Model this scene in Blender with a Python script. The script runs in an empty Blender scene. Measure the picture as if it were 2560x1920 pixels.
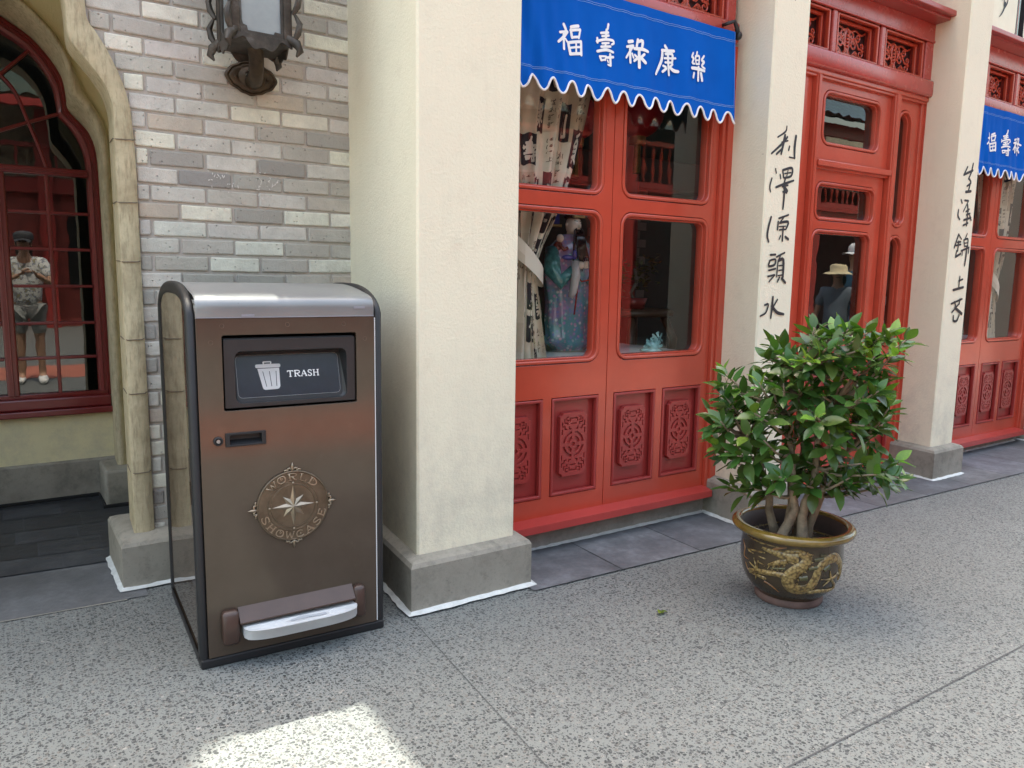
import bpy, bmesh, math, random
from math import sin, cos, pi, radians, hypot, atan2, exp
from mathutils import Vector, Matrix, noise as mnoise
random.seed(11)
sc = bpy.context.scene
COL = sc.collection
# ------------------------------------------------------------------ camera
F_PX, YAW, PITCH, ROLL = 1912.6, radians(34.1245), radians(7.9887), radians(0.9129)
CAM = Vector((-1.3057, -2.5623, 1.295))
fw = Vector((sin(YAW)*cos(PITCH), cos(YAW)*cos(PITCH), -sin(PITCH)))
rt = Vector((cos(YAW), -sin(YAW), 0)); up = rt.cross(fw)
R2 = cos(ROLL)*rt+sin(ROLL)*up; U2 = -sin(ROLL)*rt+cos(ROLL)*up
cd = bpy.data.cameras.new('camera'); cam = bpy.data.objects.new('camera', cd); COL.objects.link(cam)
mw = Matrix.Identity(4)
for i in range(3):
    mw[i][0] = R2[i]; mw[i][1] = U2[i]; mw[i][2] = -fw[i]; mw[i][3] = CAM[i]
cam.matrix_world = mw
cd.sensor_fit = 'HORIZONTAL'; cd.sensor_width = 36.0; cd.lens = F_PX/2560*36.0
cd.clip_start = 0.02; cd.clip_end = 400
sc.camera = cam
# ------------------------------------------------------------------ light
SUN_EL = 70.0
w = bpy.data.worlds.new('World'); sc.world = w; w.use_nodes = True
nt = w.node_tree; nt.nodes.clear()
o_ = nt.nodes.new('ShaderNodeOutputWorld'); b_ = nt.nodes.new('ShaderNodeBackground'); s_ = nt.nodes.new('ShaderNodeTexSky')
s_.sky_type = 'NISHITA'; s_.sun_disc = False; s_.sun_elevation = radians(SUN_EL); s_.sun_rotation = 0.0
s_.air_density = 2.0; s_.dust_density = 7.0; s_.ozone_density = 0.0
b_.inputs['Strength'].default_value = 0.15
nt.links.new(s_.outputs[0], b_.inputs[0]); nt.links.new(b_.outputs[0], o_.inputs[0])
sd = bpy.data.lights.new('sun', 'SUN'); sd.energy = 2.5; sd.angle = radians(0.5); sd.color = (1.0, .98, .85)
sun = bpy.data.objects.new('sun', sd); COL.objects.link(sun)
sun.rotation_euler = (radians(-(90-SUN_EL)), 0, 0); sun.location = (0, 4, 12)
sc.view_settings.view_transform = 'Standard'; sc.view_settings.look = 'None'
sc.view_settings.exposure = 2.05; sc.view_settings.gamma = 1.0
sc.render.engine = 'CYCLES'
cy = sc.cycles
cy.use_denoising = True; cy.max_bounces = 10; cy.diffuse_bounces = 5; cy.glossy_bounces = 5
cy.transparent_max_bounces = 12; cy.transmission_bounces = 6; cy.caustics_reflective = False; cy.caustics_refractive = False
cy.sample_clamp_indirect = 6.0

AWNING_INK=[[[0.7883, 0.7999], [2.3631, 2.3447], 0.0144], [[0.7677, 0.8083], [2.3278, 2.3376], 0.0115], [[0.8084, 0.7872, 0.7586], [2.336, 2.3124, 2.2881], 0.0116], [[0.7869, 0.786], [2.3231, 2.2628], 0.013], [[0.7973, 0.8097], [2.306, 2.295], 0.0096], [[0.8269, 0.8694], [2.3592, 2.372], 0.0136], [[0.8245, 0.8312], [2.348, 2.3153], 0.0107], [[0.8246, 0.8811], [2.3447, 2.3591], 0.0116], [[0.8811, 0.87], [2.3591, 2.3221], 0.0118], [[0.8311, 0.871], [2.3169, 2.3265], 0.0107], [[0.8131, 0.8245], [2.2922, 2.2477], 0.0126], [[0.8153, 0.8829], [2.2934, 2.3094], 0.0126], [[0.884, 0.8837], [2.3096, 2.255], 0.0148], [[0.8226, 0.8825], [2.2731, 2.2867], 0.0092], [[0.8512, 0.8527], [2.2997, 2.2566], 0.0098], [[0.8234, 0.8835], [2.2475, 2.2592], 0.0127], [[1.0373, 1.0334], [2.4094, 2.3912], 0.0122], [[1.0266, 1.0222], [2.3831, 2.3491], 0.0143], [[0.9956, 1.0364], [2.3656, 2.3747], 0.0111], [[1.002, 1.0405], [2.3531, 2.3626], 0.0101], [[0.9756, 0.9769], [2.3408, 2.3232], 0.0111], [[0.9727, 1.0189, 1.0633, 1.0704, 1.0581], [2.3276, 2.3421, 2.3456, 2.3352, 2.3279], 0.0101], [[1.0021, 1.0407], [2.3225, 2.3309], 0.0096], [[1.0225, 1.0178], [2.3277, 2.312], 0.0102], [[0.9969, 1.0508], [2.3075, 2.3176], 0.0107], [[0.9773, 1.0267, 1.0674], [2.2859, 2.2993, 2.2958], 0.0116], [[0.9898, 0.9969], [2.2657, 2.2498], 0.0102], [[0.9927, 1.0232], [2.2662, 2.27], 0.0086], [[1.0232, 1.0179], [2.27, 2.2541], 0.0092], [[0.9969, 1.019], [2.2498, 2.2559], 0.0087], [[1.0293, 1.0671], [2.2662, 2.275], 0.0113], [[1.0488, 1.0508], [2.2824, 2.2369], 0.0134], [[1.0509, 1.0353], [2.2352, 2.237], 0.0088], [[1.0322, 1.036], [2.2542, 2.2483], 0.0092], [[1.1582, 1.1851], [2.3574, 2.3647], 0.0148], [[1.1482, 1.1897], [2.3338, 2.3462], 0.0121], [[1.1886, 1.1664, 1.1444], [2.3434, 2.315, 2.2859], 0.0106], [[1.1679, 1.1712], [2.3346, 2.2701], 0.0143], [[1.1829, 1.1923], [2.3094, 2.2947], 0.0117], [[1.2163, 1.211], [2.3768, 2.3463], 0.0123], [[1.2187, 1.241, 1.239], [2.3679, 2.3741, 2.341], 0.0123], [[1.1965, 1.2392, 1.2739], [2.3351, 2.3379, 2.3322], 0.0133], [[1.2243, 1.2276], [2.3318, 2.2569], 0.0145], [[1.1968, 1.2174], [2.2813, 2.2953], 0.0123], [[1.2004, 1.2146], [2.3075, 2.3001], 0.0107], [[1.2517, 1.2372], [2.3169, 2.3029], 0.0124], [[1.2388, 1.2588], [2.2965, 2.2806], 0.0151], [[1.391, 1.4037], [2.3799, 2.3685], 0.0156], [[1.3712, 1.452], [2.3566, 2.3675], 0.0139], [[1.3739, 1.3687, 1.3345], [2.3571, 2.3109, 2.2443], 0.0128], [[1.3945, 1.4422, 1.4446], [2.3442, 2.3521, 2.314], 0.0123], [[1.3878, 1.4635], [2.324, 2.3364], 0.0101], [[1.3935, 1.4446], [2.3058, 2.314], 0.0101], [[1.4105, 1.4207], [2.3542, 2.2552], 0.0157], [[1.3763, 1.4011], [2.2612, 2.2796], 0.0128], [[1.3793, 1.3981], [2.2881, 2.2856], 0.0112], [[1.4465, 1.4311], [2.3061, 2.2935], 0.0113], [[1.43, 1.4556, 1.4809], [2.2888, 2.279, 2.2773], 0.0141], [[1.5712, 1.5607, 1.5763, 1.5632, 1.5815], [2.3764, 2.356, 2.353, 2.3294, 2.3286], 0.0099], [[1.6015, 1.5945], [2.3861, 2.3653], 0.0106], [[1.5875, 1.5942], [2.3642, 2.3287], 0.0094], [[1.5875, 1.6169, 1.6152], [2.3642, 2.369, 2.332], 0.0094], [[1.593, 1.6139], [2.3463, 2.3507], 0.0076], [[1.5942, 1.6193], [2.3287, 2.3346], 0.0094], [[1.652, 1.6351, 1.654, 1.6369, 1.6605], [2.3767, 2.3532, 2.3496, 2.3279, 2.3193], 0.0101], [[1.5607, 1.6097, 1.6571], [2.3047, 2.3095, 2.3074], 0.014], [[1.6134, 1.61], [2.3176, 2.2557], 0.0147], [[1.5776, 1.5706], [2.2838, 2.263], 0.0129], [[1.6323, 1.6404], [2.2922, 2.2602], 0.0148]]
COUPLET_A=[[[2.0877, 2.08, 2.0211], [2.0708, 2.0445, 2.0112], 0.0084], [[2.0973, 2.063, 1.9802], [2.0196, 1.9865, 1.9271], 0.0109], [[2.0777, 2.0729, 2.0559], [2.0264, 2.0022, 1.9334], 0.0142], [[2.0544, 2.1033], [1.9894, 2.0023], 0.0083], [[2.0191, 2.0577], [1.9284, 1.9566], 0.0116], [[2.1188, 2.1134], [1.9757, 1.9571], 0.011], [[2.1662, 2.1604, 2.165], [2.0318, 1.9762, 1.9234], 0.0145], [[2.1652, 2.1223], [1.9215, 1.9232], 0.0077], [[2.0192, 2.0263], [1.8557, 1.8358], 0.0092], [[1.9941, 1.9816, 1.9904], [1.8075, 1.7668, 1.7405], 0.0091], [[2.058, 2.0642], [1.8308, 1.812], 0.0093], [[2.0769, 2.0866], [1.8518, 1.819], 0.011], [[2.0766, 2.1491, 2.1469, 2.0931], [1.8543, 1.8711, 1.8318, 1.8169], 0.011], [[2.1185, 2.1111], [1.858, 1.8275], 0.0077], [[2.0929, 2.143], [1.8389, 1.8478], 0.0076], [[2.0312, 2.1043, 2.1686], [1.7661, 1.7905, 1.81], 0.0109], [[2.1033, 2.0904], [1.8204, 1.7816], 0.0111], [[2.0807, 2.1242], [1.7731, 1.783], 0.0102], [[2.0982, 2.1188], [1.7679, 1.7538], 0.0204], [[2.0876, 2.1198], [1.7476, 1.7434], 0.0085], [[2.0987, 2.0992, 2.0963], [1.7628, 1.7171, 1.6632], 0.0119], [[2.0067, 1.9908, 1.9849, 1.9981], [1.6162, 1.5673, 1.5214, 1.4925], 0.0118], [[2.0697, 2.1441], [1.6131, 1.6344], 0.0102], [[2.1129, 2.0782], [1.626, 1.5912], 0.0086], [[2.0651, 2.0627], [1.5958, 1.5563], 0.0111], [[2.0782, 2.1456, 2.1341], [1.5912, 1.6, 1.5662], 0.0111], [[2.0739, 2.1265], [1.5713, 1.5765], 0.0068], [[2.0777, 2.1303], [1.555, 1.5608], 0.0086], [[2.1077, 2.1077], [1.5729, 1.5], 0.0112], [[2.13, 2.1549], [1.5222, 1.5112], 0.0139], [[2.0912, 2.0803], [1.5259, 1.5082], 0.0086], [[2.019, 2.0586], [1.4268, 1.4293], 0.0111], [[2.0177, 2.01, 2.0554, 2.0611, 2.0237], [1.3977, 1.3698, 1.3774, 1.4041, 1.4005], 0.0102], [[2.0122, 2.0658], [1.3473, 1.3576], 0.0102], [[2.0089, 2.0584], [1.3167, 1.3254], 0.0102], [[2.0198, 2.0628], [1.2903, 1.3242], 0.0086], [[2.0682, 2.132], [1.4176, 1.4408], 0.0103], [[2.1011, 2.0851], [1.4292, 1.3981], 0.0087], [[2.0829, 2.0783], [1.398, 1.3177], 0.0095], [[2.087, 2.1252, 2.1299], [1.3994, 1.4031, 1.3156], 0.0147], [[2.0919, 2.1215], [1.3728, 1.3761], 0.0078], [[2.0911, 2.124], [1.3487, 1.352], 0.0078], [[2.0885, 2.1266], [1.3218, 1.3264], 0.0078], [[2.1022, 2.0873], [1.3126, 1.2909], 0.0105], [[2.1219, 2.1524], [1.3088, 1.2861], 0.0149], [[2.0591, 2.057, 2.0517], [1.2114, 1.1574, 1.1033], 0.0122], [[1.9959, 2.0248, 2.008, 1.9659], [1.17, 1.1738, 1.131, 1.1141], 0.0094], [[2.0967, 2.0623], [1.1978, 1.1573], 0.0105], [[2.0553, 2.0991, 2.1542], [1.1642, 1.1312, 1.1208], 0.0148]]
COUPLET_B=[[[3.9337, 3.8952], [2.0381, 1.9846], 0.0141], [[3.9001, 4.003], [1.9877, 2.0217], 0.016], [[4.0014, 3.9861, 3.9589], [2.0642, 2.0096, 1.9661], 0.0132], [[3.9657, 3.9937, 3.9477], [1.9666, 1.9436, 1.9186], 0.0132], [[3.9869, 3.9733], [1.9363, 1.8939], 0.0153], [[3.9399, 4.0043], [1.8821, 1.8908], 0.0172], [[3.8903, 3.9077], [1.8293, 1.8092], 0.0131], [[3.8691, 3.8692, 3.8952], [1.7641, 1.7281, 1.7055], 0.013], [[3.9367, 3.9807], [1.8284, 1.8287], 0.0132], [[3.9861, 3.9315], [1.8291, 1.7571], 0.0102], [[3.9777, 3.9939], [1.8016, 1.7622], 0.0153], [[3.9641, 4.0049], [1.7591, 1.7763], 0.0123], [[3.9762, 4.0185], [1.7395, 1.7501], 0.0133], [[3.9884, 3.9894], [1.7618, 1.6726], 0.0154], [[3.9473, 4.0349], [1.7042, 1.7239], 0.0143], [[4.0184, 4.0407], [1.7365, 1.7092], 0.0145], [[3.9457, 4.003], [1.6704, 1.6882], 0.0133], [[3.8997, 3.8594], [1.6117, 1.5252], 0.0142], [[3.8997, 3.9409], [1.6117, 1.5823], 0.0102], [[3.8933, 3.9359], [1.5601, 1.5658], 0.0122], [[3.8783, 3.9393], [1.5393, 1.5483], 0.0122], [[3.9082, 3.9063], [1.5675, 1.5064], 0.0143], [[3.8928, 3.8867], [1.506, 1.4665], 0.0122], [[3.8892, 3.9453], [1.468, 1.4886], 0.0153], [[4.008, 3.9916], [1.6204, 1.5911], 0.0104], [[3.972, 3.9885], [1.5781, 1.5364], 0.0103], [[3.972, 4.023, 4.0286], [1.5781, 1.5869, 1.5446], 0.0103], [[3.9842, 4.0196], [1.5581, 1.5621], 0.0083], [[3.9882, 4.0319], [1.5377, 1.542], 0.0104], [[3.9526, 4.0478], [1.5079, 1.5329], 0.0134], [[4.0193, 4.0196, 4.0123], [1.5354, 1.477, 1.4148], 0.0146], [[3.966, 3.9661], [1.5097, 1.481], 0.0103], [[4.0478, 4.0465], [1.5329, 1.4971], 0.0115], [[3.9656, 3.9644], [1.341, 1.2678], 0.0135], [[3.9571, 4.0047], [1.3133, 1.3249], 0.0125], [[3.8972, 4.0206], [1.2537, 1.2722], 0.0175], [[3.8868, 4.0215], [1.1642, 1.1955], 0.0134], [[3.9252, 3.9538], [1.1778, 1.1429], 0.0125], [[3.9936, 3.9914], [1.1956, 1.1635], 0.0126], [[3.9859, 3.9054], [1.1636, 1.1087], 0.0126], [[3.9411, 4.035], [1.1375, 1.0972], 0.0209], [[4.0004, 3.9792, 3.9379, 3.9289], [1.0879, 1.0532, 1.0525, 1.0855], 0.0138]]
DRAGON=[["g", [-2.391, -2.233, -2.259, -2.431, -2.556, -2.498, -2.297, -2.11, -2.025, -1.974, -1.836, -1.592, -1.408, -1.319, -1.283], [0.2536, 0.2397, 0.214, 0.1812, 0.1463, 0.1118, 0.1012, 0.1179, 0.1541, 0.1907, 0.2212, 0.2303, 0.2061, 0.1673, 0.1221], [0.0175, 0.0262, 0.032, 0.0378, 0.0407, 0.0378, 0.0349, 0.032, 0.0291, 0.0262, 0.0291, 0.032, 0.0262, 0.0204, 0.0087]], ["g", [-3.107, -2.923, -2.725, -2.538, -2.386], [0.2473, 0.2443, 0.2404, 0.2339, 0.2345], [0.0087, 0.0175, 0.0262, 0.032, 0.032]], ["g", [-2.948, -2.772, -2.593], [0.1866, 0.2042, 0.2196], [0.0087, 0.0175, 0.0204]], ["o", [-2.876, -2.765, -2.611], [0.2532, 0.2633, 0.2709], [0.007, 0.0087, 0.0029]], ["g", [-2.636, -2.394, -2.155], [0.2534, 0.2619, 0.2512], [0.0116, 0.0145, 0.0041]], ["g", [-2.562, -2.44], [0.2172, 0.2094], [0.007, 0.0029]], ["g", [-2.961, -2.892], [0.1705, 0.1963], [0.0023, 0.007]], ["g", [-2.874, -2.819], [0.167, 0.1968], [0.0023, 0.0076]], ["g", [-2.77, -2.731], [0.1707, 0.1976], [0.0023, 0.0076]], ["g", [-2.678, -2.634], [0.1747, 0.2051], [0.0023, 0.0081]], ["g", [2.715, 2.951, 3.128, -3.071], [0.272, 0.2671, 0.2646, 0.2493], [0.0017, 0.0035, 0.0041, 0.007]], ["g", [-3.022, -3.042, 3.133, 3.074], [0.2324, 0.2081, 0.1842, 0.1525], [0.0058, 0.0052, 0.0041, 0.0052]], ["g", [3.074, -3.061, -2.825, -2.604], [0.1525, 0.125, 0.1557, 0.1537], [0.0076, 0.0128, 0.0175, 0.0233]], ["g", [3.074, 2.998], [0.1525, 0.1955], [0.0081, 0.0029]], ["g", [3.074, 2.866], [0.1525, 0.1689], [0.0081, 0.0023]], ["g", [3.075, 3.114], [0.1543, 0.1931], [0.0076, 0.0035]], ["g", [3.088, -3.033], [0.1571, 0.1764], [0.0081, 0.0029]], ["g", [3.071, 3.016], [0.1487, 0.1035], [0.0087, 0.0023]], ["o", [-3.046, -2.904, -2.729], [0.1099, 0.0999, 0.0755], [0.0076, 0.007, 0.0017]], ["o", [2.519, 2.672, 2.657, 2.829], [0.2412, 0.2171, 0.1811, 0.1765], [0.0017, 0.0047, 0.0041, 0.0017]], ["o", [2.72, 2.772, 2.907], [0.1578, 0.1335, 0.1223], [0.0023, 0.0041, 0.0017]], ["g", [-1.43, -1.652, -1.911], [0.1597, 0.1448, 0.1495], [0.0105, 0.0099, 0.0023]], ["g", [-1.652, -1.711], [0.1448, 0.1816], [0.0087, 0.0023]], ["g", [-1.652, -1.822], [0.1448, 0.1193], [0.0087, 0.0023]], ["g", [-1.634, -1.397, -1.925, -2.143], [0.1422, 0.0905, 0.095, 0.0901], [0.0087, 0.0116, 0.0175, 0.0116]], ["v", [-2.087, -1.894], [0.2291, 0.235], [0.0128, 0.0116]], ["v", [-2.191, -2.013], [0.1948, 0.1995], [0.0145, 0.0134]], ["v", [-2.344, -2.191], [0.1523, 0.1561], [0.0175, 0.0204]], ["v", [-1.863, -1.729], [0.1856, 0.2022], [0.0145, 0.0175]], ["v", [-1.968, -1.836], [0.2472, 0.2462], [0.0087, 0.0087]], ["v", [-2.894, -2.613], [0.176, 0.1872], [0.0058, 0.0087]], ["g", [-2.331, -2.319], [0.2579, 0.2675], [0.0064, 0.0012]], ["g", [-2.237, -2.211], [0.2558, 0.2634], [0.0064, 0.0012]], ["g", [-2.17, -2.131], [0.24, 0.2447], [0.0064, 0.0012]], ["g", [-2.151, -2.106], [0.2211, 0.2226], [0.0064, 0.0012]], ["g", [-2.186, -2.143], [0.2048, 0.2031], [0.0064, 0.0012]], ["g", [-2.265, -2.217], [0.1842, 0.1793], [0.0064, 0.0012]], ["g", [-2.321, -2.286], [0.1701, 0.1629], [0.0064, 0.0012]], ["g", [-2.374, -2.353], [0.1517, 0.1417], [0.0064, 0.0012]], ["g", [-2.373, -2.37], [0.1334, 0.1227], [0.0064, 0.0012]], ["g", [-2.327, -2.341], [0.1216, 0.111], [0.0064, 0.0012]], ["g", [-2.262, -2.294], [0.1207, 0.1121], [0.0064, 0.0012]], ["g", [-2.186, -2.231], [0.1287, 0.123], [0.0064, 0.0012]]]
INK_STARTS = {id(AWNING_INK): [0, 16, 34, 47, 58], id(COUPLET_A): [0, 8, 21, 31, 45], id(COUPLET_B): [0, 6, 17, 33, 36]}

# ------------------------------------------------------------------ object helpers
def tag(o, label=None, cat=None, group=None, kind=None):
    if label: o['label'] = label
    if cat: o['category'] = cat
    if group: o['group'] = group
    if kind: o['kind'] = kind
    return o
def thing(name, label, cat, loc=(0, 0, 0), rotz=0.0, group=None):
    o = bpy.data.objects.new(name, None); COL.objects.link(o)
    o.location = loc; o.rotation_euler = (0, 0, rotz); o.empty_display_size = .1
    return tag(o, label, cat, group)

class MB:
    """collects polygons; build() links them as one mesh object"""
    def __init__(s): s.v = []; s.f = []; s.m = []; s.c = []; s.uv = {}
    def add(s, verts, faces, mat=0, col=None):
        k = len(s.v); s.v += [tuple(v) for v in verts]
        for f in faces: s.f.append([i+k for i in f]); s.m.append(mat); s.c.append(col)
        return s
    def box(s, x0, x1, y0, y1, z0, z1, bev=0.0, seg=2, mat=0, col=None, fn=None):
        bm = bmesh.new(); bmesh.ops.create_cube(bm, size=1)
        for v in bm.verts: v.co = Vector((x0+(v.co.x+.5)*(x1-x0), y0+(v.co.y+.5)*(y1-y0), z0+(v.co.z+.5)*(z1-z0)))
        if bev > 0: bmesh.ops.bevel(bm, geom=bm.edges[:], offset=bev, segments=seg, profile=.5, affect='EDGES')
        s.frombm(bm, mat, col, fn); return s
    def frombm(s, bm, mat=0, col=None, fn=None):
        bm.verts.index_update()
        s.add([fn(v.co) if fn else v.co for v in bm.verts], [[v.index for v in f.verts] for f in bm.faces], mat, col); bm.free()
    def grid(s, fn, nu, nv, mat=0, col=None, closeu=False, closev=False):
        U = nu if closeu else nu+1; V = nv if closev else nv+1
        vs = [fn(i/nu, j/nv) for j in range(V) for i in range(U)]
        fs = []
        for j in range(nv):
            for i in range(nu):
                a = j*U+i; b = j*U+(i+1) % U; c = ((j+1) % V)*U+(i+1) % U; d = ((j+1) % V)*U+i
                fs.append((a, b, c, d))
        s.add(vs, fs, mat, col); return s
    def lathe(s, prof, c=(0, 0, 0), n=48, mat=0, capb=True, capt=False):
        m = len(prof); vs = []
        for (r, z) in prof:
            for i in range(n): vs.append((c[0]+r*cos(2*pi*i/n), c[1]+r*sin(2*pi*i/n), c[2]+z))
        fs = [(j*n+i, j*n+(i+1) % n, (j+1)*n+(i+1) % n, (j+1)*n+i) for j in range(m-1) for i in range(n)]
        if capb: fs.append(tuple(range(n))[::-1])
        if capt: fs.append(tuple((m-1)*n+i for i in range(n)))
        s.add(vs, fs, mat); return s
    def tube(s, pts, r, n=8, closed=False, mat=0, caps=True, ell=1.0, upv=(0, 0, 1), col=None):
        P = [Vector(p) for p in pts]; L = len(P)
        rr = r if isinstance(r, (list, tuple)) else [r]*L
        vs = []; prev = None
        for i, p in enumerate(P):
            t = (P[(i+1) % L]-P[i-1]) if closed else (P[min(i+1, L-1)]-P[max(i-1, 0)])
            if t.length < 1e-9: t = Vector((0, 0, 1))
            t.normalize()
            a = prev if prev is not None else Vector(upv)
            a = a-t*a.dot(t)
            if a.length < 1e-4: a = Vector((1, .3, .2))-t*Vector((1, .3, .2)).dot(t)
            a.normalize(); prev = a; b = t.cross(a)
            for k in range(n):
                an = 2*pi*k/n
                vs.append(p+(a*cos(an)*ell+b*sin(an))*rr[i])
        fs = []
        for i in range(L if closed else L-1):
            for k in range(n):
                i2 = (i+1) % L
                fs.append((i*n+k, i*n+(k+1) % n, i2*n+(k+1) % n, i2*n+k))
        if caps and not closed: fs += [tuple(range(n))[::-1], tuple((L-1)*n+k for k in range(n))]
        s.add(vs, fs, mat, col); return s
    def sweep(s, path, sect, closed=False, mat=0):
        """path: list of frames (origin, xdir, ydir) ; sect: list of (u,v)"""
        n = len(sect); vs = []
        for (o, a, b) in path:
            for (u, v) in sect: vs.append(Vector(o)+Vector(a)*u+Vector(b)*v)
        L = len(path); fs = []
        for i in range(L if closed else L-1):
            for k in range(n-1):
                i2 = (i+1) % L
                fs.append((i*n+k, i*n+k+1, i2*n+k+1, i2*n+k))
        s.add(vs, fs, mat); return s
    def prism(s, poly, z0, z1, mat=0):
        n = len(poly)
        vs = [(x, y, z0) for x, y in poly]+[(x, y, z1) for x, y in poly]
        fs = [(i, (i+1) % n, n+(i+1) % n, n+i) for i in range(n)]+[tuple(range(n))[::-1], tuple(range(n, 2*n))]
        s.add(vs, fs, mat); return s
    def shape(s, loops, ext, bev=0.0, fn=None, mat=0, res=1, col=None):
        """flat outline with holes in (u,v), thickness +-ext in w, then fn(u,v,w)->xyz"""
        cu = bpy.data.curves.new('tmp', 'CURVE'); cu.dimensions = '2D'; cu.fill_mode = 'BOTH'
        for lp in loops:
            sp = cu.splines.new('POLY'); sp.points.add(len(lp)-1); sp.use_cyclic_u = True
            for p, q in zip(sp.points, lp): p.co = (q[0], q[1], 0, 1)
        cu.extrude = max(ext-bev, 0); cu.bevel_depth = bev; cu.bevel_resolution = res; cu.offset = -bev if bev else 0
        ob = bpy.data.objects.new('tmp', cu); COL.objects.link(ob)
        dg = bpy.context.evaluated_depsgraph_get(); dg.update()
        me = bpy.data.meshes.new_from_object(ob.evaluated_get(dg))
        s.add([fn(v.co.x, v.co.y, v.co.z) if fn else tuple(v.co) for v in me.vertices], [list(p.vertices) for p in me.polygons], mat, col)
        bpy.data.objects.remove(ob); bpy.data.curves.remove(cu); bpy.data.meshes.remove(me); return s
    def stroke(s, us, vs, ws, fn, mat=0, lift=0.0, caps=True, sub=4):
        """brush stroke ribbon; fn(u,v,lift)->xyz"""
        P = [(us[i], vs[i], ws[i] if isinstance(ws, (list, tuple)) else ws) for i in range(len(us))]
        if len(P) > 2 and sub > 1:
            Q = []
            for i in range(len(P)-1):
                p0, p1, p2, p3 = P[max(i-1, 0)], P[i], P[i+1], P[min(i+2, len(P)-1)]
                for k in range(sub):
                    t = k/sub
                    Q.append(tuple(.5*((2*p1[j])+(-p0[j]+p2[j])*t+(2*p0[j]-5*p1[j]+4*p2[j]-p3[j])*t*t+(-p0[j]+3*p1[j]-3*p2[j]+p3[j])*t**3) for j in range(3)))
            Q.append(P[-1]); P = Q
        elif len(P) == 2:
            P = [tuple(P[0][j]+(P[1][j]-P[0][j])*t for j in range(3)) for t in (0, .34, .67, 1)]
        L = len(P); A = []; B = []
        for i in range(L):
            a = P[max(i-1, 0)]; b = P[min(i+1, L-1)]
            tx, ty = b[0]-a[0], b[1]-a[1]; l = hypot(tx, ty) or 1; nx, ny = -ty/l, tx/l; h = P[i][2]/2
            A.append((P[i][0]+nx*h, P[i][1]+ny*h)); B.append((P[i][0]-nx*h, P[i][1]-ny*h))
        lp = list(A)
        if caps:
            a, b = P[-2], P[-1]; an = atan2(b[1]-a[1], b[0]-a[0]); h = b[2]/2
            lp += [(b[0]+h*cos(an+pi/2-pi*k/5), b[1]+h*sin(an+pi/2-pi*k/5)) for k in range(1, 5)]
        lp += B[::-1]
        if caps:
            a, b = P[1], P[0]; an = atan2(b[1]-a[1], b[0]-a[0]); h = b[2]/2
            lp += [(b[0]+h*cos(an+pi/2-pi*k/5), b[1]+h*sin(an+pi/2-pi*k/5)) for k in range(1, 5)]
        # quads along the ribbon, fans for caps
        vsx = [fn(x, y, lift) for x, y in lp]
        nA = L; off = nA+(4 if caps else 0)
        fs = [(i+1, i, off+(L-1-i), off+(L-2-i)) for i in range(L-1)]
        if caps:
            fs.append([nA-1]+list(range(nA, nA+4))+[off]); fs.append([off+L-1]+list(range(off+L, off+L+4))+[0])
        s.add(vsx, fs, mat); return s
    def build(s, name, mats, parent=None, world=True, smooth=False, auto=None):
        me = bpy.data.meshes.new(name); me.from_pydata(s.v, [], s.f)
        mats = mats if isinstance(mats, (list, tuple)) else [mats]
        for m in mats: me.materials.append(m)
        if len(mats) > 1: me.polygons.foreach_set('material_index', s.m)
        if any(c is not None for c in s.c):
            ca = me.color_attributes.new('tone', 'FLOAT_COLOR', 'CORNER'); dat = []
            for p, c in zip(me.polygons, s.c): dat += list((c or (.5, .5, .5)))+[1.0] if p.loop_total == 1 else (list(c or (.5, .5, .5))+[1.0])*p.loop_total
            ca.data.foreach_set('color', dat)
        if s.uv:
            uvl = me.uv_layers.new(name='uv')
            for l in me.loops: uvl.data[l.index].uv = s.uv.get(l.vertex_index, (0, 0))
        bm = bmesh.new(); bm.from_mesh(me)
        bmesh.ops.recalc_face_normals(bm, faces=bm.faces[:]); bm.to_mesh(me); bm.free()
        if smooth:
            me.polygons.foreach_set('use_smooth', [True]*len(me.polygons))
            if auto is not None:
                try: me.set_sharp_from_angle(angle=radians(auto))
                except Exception: pass
        me.update()
        o = bpy.data.objects.new(name, me); COL.objects.link(o)
        if parent is not None:
            o.parent = parent
            if world: 
                mp = Matrix.Translation(parent.location) @ Matrix.Rotation(parent.rotation_euler.z, 4, 'Z')
                q = parent.parent
                o.matrix_parent_inverse = mp.inverted() if parent.type == 'EMPTY' else Matrix.Identity(4)
        return o

def rrect(x0, x1, z0, z1, r, n=6):
    pts = []
    for cx, cz, a0 in ((x1-r, z1-r, 0), (x0+r, z1-r, 90), (x0+r, z0+r, 180), (x1-r, z0+r, 270)):
        for k in range(n+1):
            a = radians(a0+90*k/n); pts.append((cx+r*cos(a), cz+r*sin(a)))
    return pts
def rect(x0, x1, z0, z1): return [(x0, z0), (x1, z0), (x1, z1), (x0, z1)]
def thick(path, wd):
    A = []; B = []; L = len(path)
    for i in range(L):
        def nrm(a, b):
            l = hypot(b[0]-a[0], b[1]-a[1]); return (-(b[1]-a[1])/l, (b[0]-a[0])/l)
        n1 = nrm(path[max(i-1, 0)], path[max(i-1, 0)+1]); n2 = nrm(path[min(i, L-2)], path[min(i, L-2)+1])
        mx, my = n1[0]+n2[0], n1[1]+n2[1]; d = (mx*n1[0]+my*n1[1]) or 1
        mx, my = mx/d, my/d
        A.append((path[i][0]+mx*wd/2, path[i][1]+my*wd/2)); B.append((path[i][0]-mx*wd/2, path[i][1]-my*wd/2))
    return A+B[::-1]
def arc(cx, cz, r, a0, a1, n=8): return [(cx+r*cos(radians(a0+(a1-a0)*k/n)), cz+r*sin(radians(a0+(a1-a0)*k/n))) for k in range(n+1)]
def front(y, s=-1):            # maps outline (u,v) to the facade plane y, w pointing to the viewer
    return lambda u, v, q: (u, y+s*q, v)

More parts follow.
